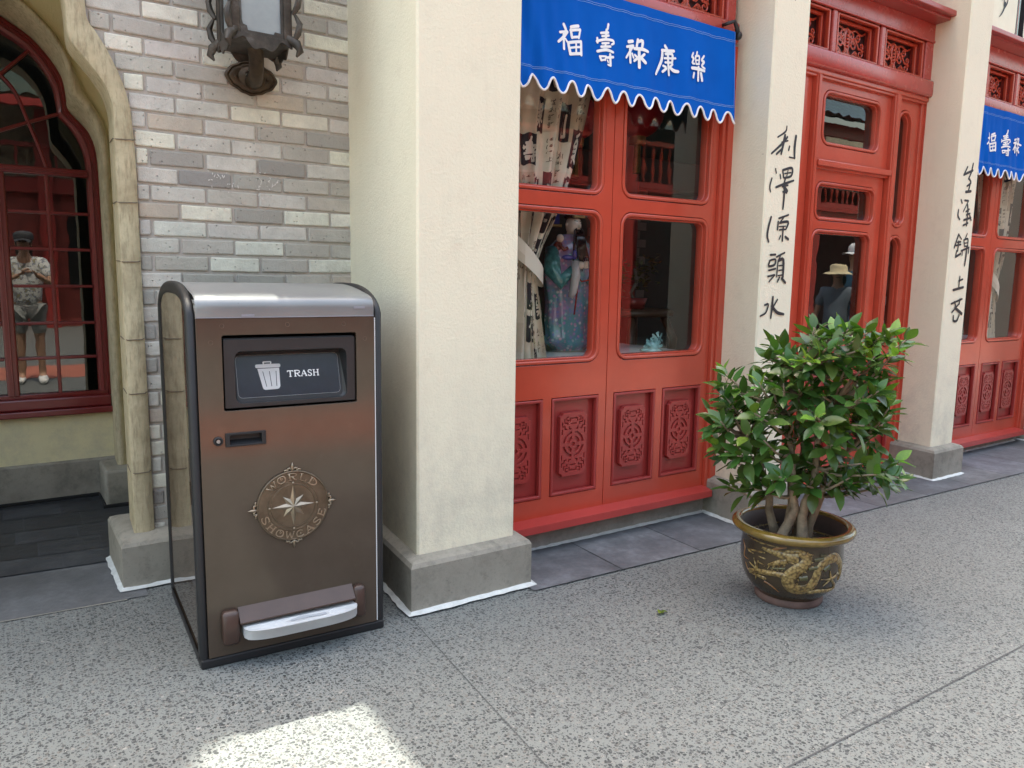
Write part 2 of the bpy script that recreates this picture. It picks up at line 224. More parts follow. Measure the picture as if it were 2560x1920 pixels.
# ------------------------------------------------------------------ materials
class NT:
    def __init__(s, name):
        s.m = bpy.data.materials.new(name); s.m.use_nodes = True; s.t = s.m.node_tree; s.t.nodes.clear()
        s.out = s.n('ShaderNodeOutputMaterial'); s.tc = s.n('ShaderNodeTexCoord')
    def n(s, k, **kw):
        nd = s.t.nodes.new(k)
        for a, b in kw.items():
            if a.startswith('i_'): 
                key = a[2:]
                nd.inputs[int(key) if key.isdigit() else key].default_value = b
            else: setattr(nd, a, b)
        return nd
    def l(s, a, b): s.t.links.new(a, b)
    def noise(s, scale, detail=4, rough=.6, vec=None, dim='3D'):
        q = s.n('ShaderNodeTexNoise'); q.noise_dimensions = dim
        q.inputs['Scale'].default_value = scale; q.inputs['Detail'].default_value = detail; q.inputs['Roughness'].default_value = rough
        s.l(vec or s.tc.outputs['Object'], q.inputs['Vector']); return q.outputs['Fac']
    def ramp(s, fac, stops):
        r = s.n('ShaderNodeValToRGB'); e = r.color_ramp.elements
        while len(e) < len(stops): e.new(.5)
        for q, (p, c) in zip(e, stops): q.position = p; q.color = (*c, 1) if len(c) == 3 else c
        s.l(fac, r.inputs[0]); return r.outputs[0]
    def mix(s, fac, a, b, mode='MIX'):
        q = s.n('ShaderNodeMix'); q.data_type = 'RGBA'; q.blend_type = mode
        for sock, val in ((q.inputs[0], fac), (q.inputs[6], a), (q.inputs[7], b)):
            if hasattr(val, 'links'): s.l(val, sock)
            elif isinstance(val, (int, float)): sock.default_value = val
            else: sock.default_value = (*val, 1)
        return q.outputs[2]
    def math(s, op, a, b=0.0, clamp=False):
        q = s.n('ShaderNodeMath', operation=op); q.use_clamp = clamp
        for sock, val in ((q.inputs[0], a), (q.inputs[1], b)):
            if hasattr(val, 'links'): s.l(val, sock)
            else: sock.default_value = val
        return q.outputs[0]
    def bump(s, h, strength=.3, dist=.002, prev=None):
        q = s.n('ShaderNodeBump'); q.inputs['Strength'].default_value = strength; q.inputs['Distance'].default_value = dist
        s.l(h, q.inputs['Height'])
        if prev is not None: s.l(prev, q.inputs['Normal'])
        return q.outputs[0]
    def pbr(s, col, rough=.5, metal=0.0, spec=None, ior=1.5, nrm=None, coat=0.0, trans=0.0, sss=0, coatr=.05):
        p = s.n('ShaderNodeBsdfPrincipled')
        for sock, val in (('Base Color', col), ('Roughness', rough), ('Metallic', metal), ('IOR', ior), ('Coat Weight', coat), ('Transmission Weight', trans), ('Coat Roughness', coatr)):
            if hasattr(val, 'links'): s.l(val, p.inputs[sock])
            elif isinstance(val, (int, float)): p.inputs[sock].default_value = val
            else: p.inputs[sock].default_value = (*val, 1)
        if nrm is not None: s.l(nrm, p.inputs['Normal'])
        s.l(p.outputs[0], s.out.inputs[0]); s.p = p; return s.m

def simple(name, col, rough=.5, var=.12, vs=6.0, metal=0.0, bump=0.0, bs=200.0, bd=.001, ior=1.5, coat=0.0):
    t = NT(name); f = t.noise(vs, 5)
    c2 = tuple(max(0, c*(1-var*1.6)) for c in col); c1 = tuple(min(1, c*(1+var)) for c in col)
    c = t.ramp(f, [(.3, c2), (.7, c1)])
    n = t.bump(t.noise(bs, 3), bump, bd) if bump else None
    rf = t.math('ADD', t.math('MULTIPLY', t.noise(vs*2.3, 3), .16), max(rough-.08, .02))
    return t.pbr(c, rf, metal, ior=ior, nrm=n, coat=coat)
def stucco(name, col, stain):
    t = NT(name)
    f = t.noise(1.3, 5); c = t.mix(t.ramp(f, [(.35, (0, 0, 0)), (.75, (1, 1, 1))]), col, tuple(x*.93 for x in col))
    g = t.noise(9, 6, .7); c = t.mix(t.math('MULTIPLY', t.ramp(g, [(.55, (0, 0, 0)), (.8, (1, 1, 1))]), .22), c, stain)
    sp = t.n('ShaderNodeTexVoronoi'); sp.inputs['Scale'].default_value = 5.5; t.l(t.tc.outputs['Object'], sp.inputs['Vector'])
    xz = t.n('ShaderNodeSeparateXYZ'); t.l(t.tc.outputs['Object'], xz.inputs[0])
    low = t.math('MULTIPLY', t.math('SUBTRACT', 1.0, t.math('MULTIPLY', xz.outputs[2], .95), True), t.ramp(t.noise(6.5, 7, .75), [(.42, (0, 0, 0)), (.72, (.75, .75, .75))]))
    c = t.mix(low, c, (.40, .37, .31))
    cr = t.n('ShaderNodeMapping'); cr.inputs['Scale'].default_value = (9, 9, .8); t.l(t.tc.outputs['Object'], cr.inputs[0])
    c = t.mix(t.ramp(t.noise(2.2, 5, .65, cr.outputs[0]), [(.56, (0, 0, 0)), (.75, (.12, .12, .12))]), c, (.50, .44, .33))
    c = t.mix(t.ramp(sp.outputs['Distance'], [(.012, (1, 1, 1)), (.022, (0, 0, 0))]), c, (.16, .13, .1))
    h = t.math('ADD', t.noise(85, 3, .55), t.math('MULTIPLY', t.noise(230, 2), .5))
    return t.pbr(c, .88, nrm=t.bump(h, .55, .004))
def stone(name, a, b, dark, bump=.4):
    t = NT(name)
    c = t.ramp(t.noise(4.5, 8, .68), [(.28, b), (.5, a), (.72, tuple(x*1.18 for x in a))])
    c = t.mix(t.ramp(t.noise(17, 6, .7), [(.5, (0, 0, 0)), (.75, (.55, .55, .55))]), c, dark)
    c = t.mix(t.ramp(t.noise(120, 2), [(.62, (0, 0, 0)), (.75, (.35, .35, .35))]), c, dark)
    h = t.math('ADD', t.noise(22, 6, .65), t.math('MULTIPLY', t.noise(160, 3), .35))
    return t.pbr(c, .8, nrm=t.bump(h, bump, .004))
def stone_grain(name, a, b, dark, bump=.4):
    t = NT(name); mp = t.n('ShaderNodeMapping'); mp.inputs['Scale'].default_value = (1, 1, .16); t.l(t.tc.outputs['Object'], mp.inputs[0])
    g = t.noise(70, 5, .7, mp.outputs[0])
    c = t.ramp(t.noise(5, 7, .68), [(.3, b), (.5, a), (.72, tuple(x*1.15 for x in a))])
    c = t.mix(t.ramp(g, [(.48, (0, 0, 0)), (.68, (.7, .7, .7))]), c, dark)
    c = t.mix(t.ramp(t.noise(15, 6, .7), [(.5, (0, 0, 0)), (.75, (.45, .45, .45))]), c, dark)
    h = t.math('ADD', t.noise(18, 6, .65), t.math('MULTIPLY', g, .6))
    return t.pbr(c, .75, nrm=t.bump(h, bump, .006))
def lacquer(name, col, rough=.3, grain=.16, coat=.35):
    t = NT(name)
    mp = t.n('ShaderNodeMapping'); t.l(t.tc.outputs['Object'], mp.inputs[0]); mp.inputs['Scale'].default_value = (6, 6, 40)
    f = t.noise(3, 5)
    c = t.ramp(f, [(.3, tuple(x*.86 for x in col)), (.7, tuple(x*1.08 for x in col))])
    h = t.math('ADD', t.noise(6, 4, .6, mp.outputs[0]), t.math('MULTIPLY', t.noise(300, 2), .3))
    rr = t.math('ADD', t.math('MULTIPLY', t.noise(14, 5), .2), rough-.1)
    return t.pbr(c, rr, nrm=t.bump(h, grain, .0012), coat=coat, coatr=.16)
def glass(name, tint=(.9, .93, .92), refl=1.0):
    t = NT(name)
    tr = t.n('ShaderNodeBsdfTransparent'); tr.inputs[0].default_value = (*tint, 1)
    gl = t.n('ShaderNodeBsdfGlossy'); gl.inputs['Roughness'].default_value = 0.0; t.l(t.bump(t.noise(5.5, 2), .012, .02), gl.inputs['Normal']); gl.inputs[0].default_value = (1, 1, 1, 1)
    lw = t.n('ShaderNodeLayerWeight'); lw.inputs[0].default_value = .5
    k = t.math('MULTIPLY', t.math('ADD', t.math('MULTIPLY', t.math('POWER', lw.outputs['Facing'], 5.0), .96), .042), 1.8*refl, True)
    mx = t.n('ShaderNodeMixShader'); t.l(k, mx.inputs[0]); t.l(tr.outputs[0], mx.inputs[1]); t.l(gl.outputs[0], mx.inputs[2])
    t.l(mx.outputs[0], t.out.inputs[0]); return t.m

MT = {}
def mk_ground():
    t = NT('exposed_aggregate'); V = t.tc.outputs['Object']
    # warp for irregular chips
    wn = t.n('ShaderNodeTexNoise'); wn.inputs['Scale'].default_value = 60; wn.inputs['Detail'].default_value = 2; t.l(V, wn.inputs['Vector'])
    vm = t.n('ShaderNodeVectorMath', operation='SCALE'); t.l(wn.outputs['Color'], vm.inputs[0]); vm.inputs['Scale'].default_value = .008
    va = t.n('ShaderNodeVectorMath', operation='ADD'); t.l(V, va.inputs[0]); t.l(vm.outputs[0], va.inputs[1])
    base = t.ramp(t.noise(2.2, 6, .6), [(.3, (.165, .178, .170)), (.7, (.23, .247, .236))])
    base = t.mix(t.ramp(t.noise(260, 3), [(.35, (.7, .7, .7)), (.65, (0, 0, 0))]), base, (.135, .143, .138))
    hs = []
    for sc_, lo, hi, thr in ((68, .20, .44, .54), (112, .22, .46, .50), (190, .22, .42, .30)):
        v = t.n('ShaderNodeTexVoronoi'); v.voronoi_dimensions = '2D'; v.inputs['Scale'].default_value = sc_; v.inputs['Randomness'].default_value = 1
        t.l(va.outputs[0], v.inputs['Vector'])
        sep = t.n('ShaderNodeSeparateColor'); t.l(v.outputs['Color'], sep.inputs[0])
        sz = t.math('MULTIPLY', sep.outputs[1], hi-lo); sz = t.math('ADD', sz, lo)
        m = t.math('LESS_THAN', v.outputs['Distance'], sz)
        keep = t.math('LESS_THAN', sep.outputs[0], thr); m = t.math('MULTIPLY', m, keep)
        cc = t.ramp(sep.outputs[2], [(0, (.022, .025, .027)), (.45, (.048, .053, .056)), (.72, (.095, .10, .10)), (.93, (.15, .14, .125)), (1, (.30, .29, .27))])
        base = t.mix(m, base, cc); hs.append(m)
    # dirt
    base = t.mix(t.ramp(t.noise(1.1, 5, .6), [(.46, (0, 0, 0)), (.78, (.42, .42, .42))]), base, (.12, .122, .116))
    base = t.mix(t.ramp(t.noise(4.3, 5, .65), [(.62, (0, 0, 0)), (.70, (.30, .30, .30))]), base, (.10, .10, .093))
    n = t.bump(t.noise(140, 4), .35, .002)
    return t.pbr(base, .62, nrm=n)
MT['ground'] = mk_ground()
def mk_slate(name, a, b, c, tone=True):
    t = NT(name)
    k = t.ramp(t.noise(5, 8, .7), [(.25, b), (.5, a), (.78, c)])
    k = t.mix(t.ramp(t.noise(38, 6, .7), [(.45, (0, 0, 0)), (.8, (.5, .5, .5))]), k, b)
    if tone:
        at = t.n('ShaderNodeAttribute', attribute_name='tone'); k = t.mix(1.0, k, at.outputs['Color'], 'MULTIPLY')
    h = t.math('ADD', t.noise(9, 8, .7), t.math('MULTIPLY', t.noise(90, 4), .25))
    return t.pbr(k, .55, nrm=t.bump(h, .5, .006))
MT['slate'] = mk_slate('stamped_slate', (.120, .126, .134), (.062, .066, .072), (.235, .245, .258))
MT['slab'] = mk_slate('smooth_slab', (.12, .125, .13), (.07, .074, .078), (.20, .207, .214), False)
MT['tile'] = mk_slate('dark_tile', (.034, .037, .042), (.020, .022, .026), (.060, .064, .070))
MT['joint'] = simple('joint_black', (.085, .087, .088), .9)
MT['caulk'] = simple('white_caulk', (.60, .62, .60), .7, .1, 30, bump=.5, bs=60, bd=.004)
MT['cream'] = stucco('cream_stucco', (.815, .76, .585), (.46, .38, .27))
MT['yellow'] = stucco('yellow_plaster', (.76, .69, .43), (.42, .34, .16))
MT['base'] = stone('base_stone', (.285, .262, .215), (.165, .152, .122), (.085, .08, .066))
MT['trim'] = stone_grain('trim_stone', (.50, .425, .275), (.37, .31, .19), (.23, .185, .11), .7)
MT['conc'] = stone('plinth_concrete', (.30, .285, .25), (.22, .21, .185), (.14, .13, .11))
MT['mortar'] = stone('mortar', (.46, .42, .375), (.36, .33, .295), (.24, .21, .185), .9)
MT['red'] = lacquer('red_lacquer', (.49, .070, .038), .22)
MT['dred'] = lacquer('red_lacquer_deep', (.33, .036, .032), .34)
MT['pink'] = lacquer('red_lacquer_ledge', (.42, .055, .045), .26, .25)
MT['maroon'] = lacquer('maroon_paint', (.175, .017, .017), .32, .1)
MT['black'] = simple('black_plastic', (.018, .019, .021), .42, .1, 20, bump=.1, bs=500, bd=.0006)
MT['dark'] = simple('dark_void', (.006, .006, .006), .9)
MT['white'] = simple('white_paint', (.82, .82, .82), .5, .04)
MT['ink'] = simple('black_ink', (.018, .019, .024), .55, .2, 30)
MT['glass'] = glass('window_glass', (.97, .98, .975))
MT['glassd'] = glass('door_glass', (.35, .38, .37), 1.2)
MT['brass'] = simple('worn_brass', (.42, .30, .14), .42, .2, 20, .8)
MT['steel'] = simple('grey_metal', (.35, .36, .36), .4, .1, 20, .7)
def mk_brick():
    t = NT('painted_brick'); at = t.n('ShaderNodeAttribute', attribute_name='tone')
    c = t.mix(t.ramp(t.noise(9, 6, .7), [(.3, (0, 0, 0)), (.7, (.5, .5, .5))]), at.outputs['Color'], (.3, .275, .25))
    v = t.n('ShaderNodeTexVoronoi'); v.inputs['Scale'].default_value = 55; t.l(t.tc.outputs['Object'], v.inputs['Vector'])
    pit = t.ramp(v.outputs['Distance'], [(.1, (1, 1, 1)), (.2, (0, 0, 0))])
    sel = t.ramp(t.noise(26, 3), [(.5, (0, 0, 0)), (.58, (1, 1, 1))])
    pm = t.math('MULTIPLY', pit, sel)
    c = t.mix(t.math('MULTIPLY', pm, .5), c, (.18, .165, .15))
    ch = t.ramp(t.noise(75, 4, .7), [(.70, (0, 0, 0)), (.74, (.6, .6, .6))]); c = t.mix(ch, c, (.66, .64, .6))
    h = t.math('SUBTRACT', t.math('ADD', t.noise(45, 5, .7), t.math('MULTIPLY', t.noise(240, 3), .4)), t.math('MULTIPLY', pm, 1.2))
    return t.pbr(c, .78, nrm=t.bump(h, .95, .005))
MT['brick'] = mk_brick()
def mk_brown():
    t = NT('brown_coated_steel')
    c = t.ramp(t.noise(5, 5), [(.3, (.062, .045, .033)), (.7, (.078, .058, .044))])
    c = t.mix(t.ramp(t.noise(16, 6, .75), [(.58, (0, 0, 0)), (.8, (.2, .2, .2))]), c, (.13, .105, .08))
    mp = t.n('ShaderNodeMapping'); t.l(t.tc.outputs['Object'], mp.inputs[0]); mp.inputs['Scale'].default_value = (1, 1, .2)
    h = t.noise(9, 2)
    r = t.math('ADD', t.math('MULTIPLY', t.noise(7, 5), .12), .07)
    return t.pbr(c, r, 0.0, ior=1.62, nrm=t.bump(h, .05, .004))
MT['brown'] = mk_brown(); MT['brown'].node_tree.nodes['Principled BSDF'].inputs['Specular Tint'].default_value = (.80, .72, .62, 1)
def mk_side():
    t = NT('brown_mirror_side')
    c = t.ramp(t.noise(5, 5), [(.3, (.045, .030, .021)), (.7, (.06, .040, .028))])
    return t.pbr(c, .03, 0.0, ior=1.95, nrm=t.bump(t.noise(7, 2), .03, .004))
MT['side'] = mk_side(); MT['side'].node_tree.nodes['Principled BSDF'].inputs['Specular Tint'].default_value = (.46, .39, .31, 1)
# ================================================================== GROUND
g = MB()
g.add([(-45, -45, 0), (45, -45, 0), (45, 30, 0), (-45, 30, 0)], [(0, 1, 2, 3)])
def gstrip(p, q, wd, z=.0025):
    a = Vector((*p, z)); b = Vector((*q, z)); d = (b-a).normalized(); n = Vector((-d.y, d.x, 0))*wd/2
    g.add([a-n, b-n, b+n, a+n], [(0, 1, 2, 3)], 1)
gstrip((-.066, -.075), (-.161, -1.071), .0032); gstrip((-.161, -1.071), (-.19, -1.405), .0032)
gstrip((-8, -1.262), (9.5, -1.59), .0055); gstrip((5.1, -.36), (5.03, -1.5), .005); gstrip((-2.9, .6), (-3.0, -1.36), .005)
tag(g.build('plaza_ground', [MT['ground'], MT['joint']]), kind='structure')
rb = MB(); rb.box(-30, 30, -4.7, -3.3, -.02, .004)
t_ = NT('red_concrete'); t_.pbr(t_.ramp(t_.noise(3, 6), [(.3, (.36, .115, .075)), (.7, (.44, .15, .10))]), .7)
tag(rb.build('red_paving_band', t_.m), kind='structure')
# slate strip along the shopfronts
sl = MB()
def sedge(x): return -.098-.0385*x
sl.add([(.49, sedge(.49)+.004, .002), (9, sedge(9)+.004, .002), (9, .4, .002), (.49, .4, .002)], [(0, 1, 2, 3)], 1, (.3, .3, .3))
xs = [.495, .972, 1.455, 1.945, 2.42, 2.91, 3.40, 3.9, 4.39, 4.88, 5.37, 5.86, 6.35, 6.84, 7.4, 8.0, 8.6]
for i in range(len(xs)-1):
    a, b = xs[i]+.003, xs[i+1]-.003; sk = .02
    k = random.uniform(.82, 1.15); c = (k, k, k*random.uniform(.97, 1.04))
    sl.add([(a-sk, sedge(a), .0065), (b-sk, sedge(b), .0065), (b+sk*.5, .42, .0065), (a+sk*.5, .42, .0065)], [(0, 1, 2, 3)], 0, c)
tag(sl.build('slate_pavement', [MT['slate'], MT['joint']]), kind='structure')
# niche floor
nf = MB(); nf.add([(-2.2, .76, .004), (-.862, .672, .004), (-.862, 1.14, .004), (-2.2, 1.25, .004)], [(0, 1, 2, 3)])
nf.add([(-2.2, .752, .0035), (-.94, .668, .0035), (-.94, .677, .0035), (-2.2, .76, .0035)], [(0, 1, 2, 3)], 1)
tag(nf.build('niche_slab_floor', [MT['slab'], MT['conc']]), kind='structure')
tl = MB()
def trow(x, y): return y-.078*(x+1.356)
tl.add([(-2.3, 1.2, .003), (-.4, 1.1, .003), (-.4, 2.4, .003), (-2.3, 2.4, .003)], [(0, 1, 2, 3)], 1)
ry = [1.182, 1.39, 1.606, 1.811, 2.055, 2.28, 2.42]
for r in range(6):
    x = -2.4+(.128 if r % 2 else 0)+.045*(r % 3)
    while x < -.4:
        a, b = x+.0035, x+.252; x += .255
        k = random.uniform(.7, 1.35)
        tl.add([(a, trow(a, ry[r])+.0035, .008), (b, trow(b, ry[r])+.0035, .008), (b+.004, trow(b, ry[r+1])-.0035, .008), (a+.004, trow(a, ry[r+1])-.0035, .008)], [(0, 1, 2, 3)], 0, (k, k, k))
t_ = simple('pale_grout', (.10, .105, .112), .8)
tag(tl.build('niche_tile_floor', [MT['tile'], t_]), kind='structure')

# ================================================================== BRICK WALL WITH ARCH
YB = .87
CX = -1.243                       # axis of the niche and its window
OUT = [(-.803, .19), (-.803, .9), (-.803, 1.56), (-.803, 1.70), (-.808, 1.84), (-.816, 1.935), (-.839, 2.025), (-.880, 2.12), (-.918, 2.185), (-.945, 2.23), (-.950, 2.32), (-.965, 2.45), (-1.03, 2.60), (-1.13, 2.70), (CX, 2.76)]
INN = [(-.876, .19), (-.875, .9), (-.874, 1.56), (-.874, 1.70), (-.874, 1.84), (-.873, 1.915), (-.893, 1.99), (-.928, 2.045), (-.972, 2.10), (-1.008, 2.155), (-1.015, 2.28), (-1.03, 2.42), (-1.08, 2.53), (-1.15, 2.61), (CX, 2.66)]
def refine(A, n=4):
    Q = []
    for i in range(len(A)-1):
        p0, p1, p2, p3 = A[max(i-1, 0)], A[i], A[i+1], A[min(i+2, len(A)-1)]
        for k in range(n):
            t = k/n; Q.append(tuple(.5*((2*p1[j])+(-p0[j]+p2[j])*t+(2*p0[j]-5*p1[j]+4*p2[j]-p3[j])*t*t+(-p0[j]+3*p1[j]-3*p2[j]+p3[j])*t**3) for j in (0, 1)))
    return Q+[A[-1]]
def mir(A): return [(2*CX-x, z) for x, z in A]
OUTr = refine(OUT); INNr = refine(INN)
def xedge(z):
    for (x0, z0), (x1, z1) in zip(OUTr[:-1], OUTr[1:]):
        if z0 <= z <= z1 and z1 > z0: return x0+(x1-x0)*(z-z0)/(z1-z0)
    return CX if z > 2.7 else -.803
PAL = {'C': (0.832, 0.808, 0.671), 'c': (0.752, 0.749, 0.651), 'l': (0.653, 0.621, 0.563), 'm': (0.515, 0.483, 0.424), 'd': (0.396, 0.379, 0.34), 'D': (0.307, 0.295, 0.272), 't': (0.574, 0.492, 0.404)}
ROWS = ['lmmmC', 'CCtmmml', 'mlCmtC', 'mmlllt', 'llClctl', 'lmmCll', 'ldClmtm', 'lllCCl', 'llltlmd', 'CCllmC', 'lCdlDl', 'llDdmm', 'lllmlm', 'lttCdcc', 'llcllm', 'lllmcmm', 'lmmcmc', 'lllddmt']
bwall = thing('brick_wall', 'grey and cream painted brick wall behind the trash bin, around the arched niche', 'wall', (-.4, .9, 0))
bk = MB(); LEN = .215
def brick(a, b, z0, z1, col):
    j = .0025
    k = random.uniform(.93, 1.07); c = tuple(x*k*random.uniform(.985, 1.015) for x in col)
    y0 = YB+random.uniform(-.0022, .0022); bv = .0055
    jx0, jx1 = random.uniform(-j, j), random.uniform(-j, j)
    tl_ = random.uniform(-.0016, .0016)
    bk.box(a+jx0, b+jx1, y0, YB+.02, z0+.0055, z1-.0055, bv, 2, 0, c, fn=lambda v: (v.x, v.y, v.z+tl_*(v.x-a)/(b-a)*2))
rowi = -12
while True:
    zb = 2.412-.07*rowi
    rowi += 1
    r = rowi-1
    if zb < .16: break
    A = (r % 2 == 1)
    joints = [(-.644 if A else -.7515)+LEN*k for k in range(-12, 6)]
    # right part (visible), from arch edge to the pillar
    xe = max(xedge(zb+.01), xedge(zb+.06)) if zb < 2.72 else -1.24
    js = [xe+.004]+[q for q in joints if xe+.03 < q < .07]+[.115]
    if 0 <= r < len(ROWS):
        letters = ROWS[r]; pad = len(js)-1-len(letters)
        letters = ('l'*pad+letters) if pad > 0 else letters[-(len(js)-1):]
    else: letters = ''.join(random.choice('CclllmmmmddDt') for _ in js)
    for k in range(len(js)-1): brick(js[k]+(0 if k == 0 else .005), js[k+1]-.005, zb, zb+.07, PAL[letters[k]])
    xl = 2*CX-xe
    js = [-2.2]+[q for q in joints if -2.17 < q < xl-.03]+[xl-.004]
    for k in range(len(js)-1): brick(js[k]+.005, js[k+1]-.005, zb, zb+.07, PAL[random.choice('CclllmmmmddDt')])
bk.build('bricks', MT['brick'], bwall)
mo = MB()
full = OUTr+mir(OUTr)[::-1][1:]
# mortar core with the arched opening
mo.shape([[(-2.22, .16), (CX*2+.803, .16)]+[(x, z) for x, z in mir(OUTr)][1:]+[(x, z) for x, z in OUTr[::-1]][1:-1]+[(-.803, .16), (.12, .16), (.12, 3.27), (-2.22, 3.27)]], .14, 0, lambda u, v, q: (u, YB+.148+q, v))
mo.build('mortar_bed', MT['mortar'], bwall)
# moulded stone trim round the arch
tr = MB()
SEC_N = 9
def trimpath(O, I, yf, yb, yo):
    fr = []
    for (xo, zo), (xi, zi) in zip(O, I):
        pts = []
        ax, az = xi-xo, zi-zo
        pts.append((xo, yo, zo))
        for k in range(6):
            s = k/5; pts.append((xo+ax*s, yf+(.012, .003, 0, 0, .001, .008)[k], zo+az*s))
        pts.append((xi+ax*.06, yf+.02, zi+az*.06)); pts.append((xi-ax*.12, yb, zi-az*.12))
        fr.append(pts)
    return fr
def loft(mb, fr, mat=0):
    n = len(fr[0]); vs = [p for f in fr for p in f]
    mb.add(vs, [(i*n+k, i*n+k+1, (i+1)*n+k+1, (i+1)*n+k) for i in range(len(fr)-1) for k in range(n-1)], mat)
loft(tr, trimpath(OUTr, INNr, YB-.034, YB+.20, YB+.02)); loft(tr, trimpath(mir(OUTr), mir(INNr), YB-.034, YB+.20, YB+.02))
trm = tr.build('arch_trim', MT['trim'], bwall, smooth=True, auto=38)
# joints of the trim stones
tj = MB()
for zj in (.47, .80, 1.02, 1.33, 1.56, 1.80):
    for s in (0, 1):
        P = [(-.803, YB-.018, zj+.004), (-.815, YB-.0365, zj), (-.845, YB-.0365, zj-.001), (-.868, YB-.0335, zj-.002), (-.8795, YB-.012, zj+.002), (-.874, YB+.12, zj+.004)]
        if s: P = [(2*CX-x, y, z) for x, y, z in P]
        tj.tube(P, .0022, 5)
tj.build('trim_joint', simple('trim_joint', (.17, .14, .1), .9), trm)
# stone base of the brick wall
def basepoly(mb, pts, z1, ch=.03):
    """pts clockwise outline, top edge chamfered"""
    n = len(pts); c = (sum(p[0] for p in pts)/n, sum(p[1] for p in pts)/n)
    def ins(p, d):
        return (p[0]+(d if p[0] < c[0] else -d), p[1]+(d if p[1] < c[1] else -d))
    rings = [(pts, 0), (pts, z1-ch*.75), ([ins(p, ch*.28) for p in pts], z1-ch*.3), ([ins(p, ch) for p in pts], z1), ([ins(p, ch+.05) for p in pts], z1+.012)]
    vs = [(x, y, z) for ring, z in rings for x, y in ring]
    fs = [(j*n+i, j*n+(i+1) % n, (j+1)*n+(i+1) % n, (j+1)*n+i) for j in range(len(rings)-1) for i in range(n)]+[tuple((len(rings)-1)*n+i for i in range(n))]
    mb.add(vs, fs)
sb = MB(); basepoly(sb, [(-.94, .765), (.12, .765), (.12, 1.21), (-.94, 1.21)], .205); basepoly(sb, [(-2.22, .765), (2*CX+.94, .765), (2*CX+.94, 1.21), (-2.22, 1.21)], .205)
sbo = sb.build('stone_base', MT['base'], bwall, smooth=True, auto=30)
def caulkline(mb, P, wd=.03, h=.018):
    wd *= .8
    vs = []; L = len(P)
    Q = []
    for i in range(L-1):
        n = max(2, int(hypot(P[i+1][0]-P[i][0], P[i+1][1]-P[i][1])/.03))
        for k in range(n): Q.append((P[i][0]+(P[i+1][0]-P[i][0])*k/n, P[i][1]+(P[i+1][1]-P[i][1])*k/n))
    Q.append(P[-1])
    for i, q in enumerate(Q):
        a = Q[max(i-1, 0)]; b = Q[min(i+1, len(Q)-1)]; l = hypot(b[0]-a[0], b[1]-a[1]); nx, ny = (b[1]-a[1])/l, -(b[0]-a[0])/l
        ww = wd*random.uniform(.8, 1.15)
        vs += [(q[0]-nx*.004, q[1]-ny*.004, h*random.uniform(.85, 1.2)), (q[0]+nx*ww*.55, q[1]+ny*ww*.55, h*.62), (q[0]+nx*ww, q[1]+ny*ww, .0085)]
    mb.add(vs, [(i*3+k, i*3+k+1, i*3+3+k+1, i*3+3+k) for i in range(len(Q)-1) for k in (0, 1)])
cb = MB(); caulkline(cb, [(-.94, 1.20), (-.94, .765), (.1, .765)], .026)
cb.build('caulk_line', MT['caulk'], sbo)
# a few scuffs of white paint on the bricks
sc_ = MB()
for i in range(46):
    x = random.choice((random.gauss(-.48, .035), random.gauss(-.29, .03))); z = random.gauss(1.685, .03)
    sc_.stroke([x, x+random.uniform(-.006, .006)], [z, z+random.uniform(-.01, .01)], random.uniform(.0015, .004), lambda u, v, q: (u, YB-.0035-q, v), lift=.00005*i)
sc_.build('paint_scuff', simple('scuff_white', (.75, .72, .69), .8), bwall)

# ================================================================== NICHE BACK WALL AND ARCHED WINDOW
IN_O = [(-.734, .2), (-.734, 1.55), (-.734, 1.75), (-.733, 1.905), (-.746, 2.043), (-.784, 2.134), (-.839, 2.22), (-.864, 2.286), (-.894, 2.374), (-.945, 2.474), (-1.007, 2.547), (-1.096, 2.629), (CX, 2.72)]
IN_I = [(-.782, .2), (-.782, 1.55), (-.782, 1.70), (-.780, 1.931), (-.804, 2.06), (-.853, 2.155), (-.905, 2.21), (-.913, 2.27), (-.922, 2.355), (-.967, 2.448), (-1.038, 2.536), (-1.136, 2.621), (CX, 2.67)]
IN_F = [(-.771, .2), (-.771, 1.55), (-.771, 1.72), (-.778, 1.93), (-.808, 2.03), (-.85, 2.085), (-.904, 2.145), (-.908, 2.20), (-.922, 2.30), (-.971, 2.394), (-1.059, 2.496), (-1.165, 2.565), (CX, 2.61)]
YI = 2.19
nwall = thing('niche_wall', 'yellow plaster back wall of the arched niche below the maroon window', 'wall', (CX, 2.3, 0))
pw = MB()
io = refine(IN_O); 
pw.shape([[(-2.6, .05), (2*CX+.734, .05)]+mir(io)[1:]+io[::-1][1:-1]+[(-.734, .05), (-.35, .05), (-.35, 3.2), (-2.6, 3.2)]], .05, 0, lambda u, v, q: (u, YI+.06+q, v))
pw.box(-1.9, -.6, 2.345, 2.45, .2, .5)
pw.box(-2.6, -.35, 1.2, 2.46, 3.2, 3.25); pw.box(-.35, -.3, 1.2, 2.46, 0, 3.2)
pw.build('plaster', MT['yellow'], nwall)
it = MB()
def trim2(O, I, Fb):
    fr = []
    for (xo, zo), (xi, zi), (xf, zf) in zip(O, I, Fb):
        fr.append([(xo, YI+.03, zo)]+[(xo+(xi-xo)*k/5, YI-.028-.016*sin(pi*k/5), zo+(zi-zo)*k/5) for k in range(6)]+[(xf, 2.40, zf)])
    return fr
a_, b_i, c_i = refine(IN_O), refine(IN_I), refine(IN_F)
loft(it, trim2(a_, b_i, c_i)); loft(it, trim2(mir(a_), mir(b_i), mir(c_i)))
it.build('inner_trim', MT['trim'], nwall, smooth=True, auto=60)
nb = MB(); nb.box(-1.72, -.76, 2.325, 2.40, 0.0, .225, .012)
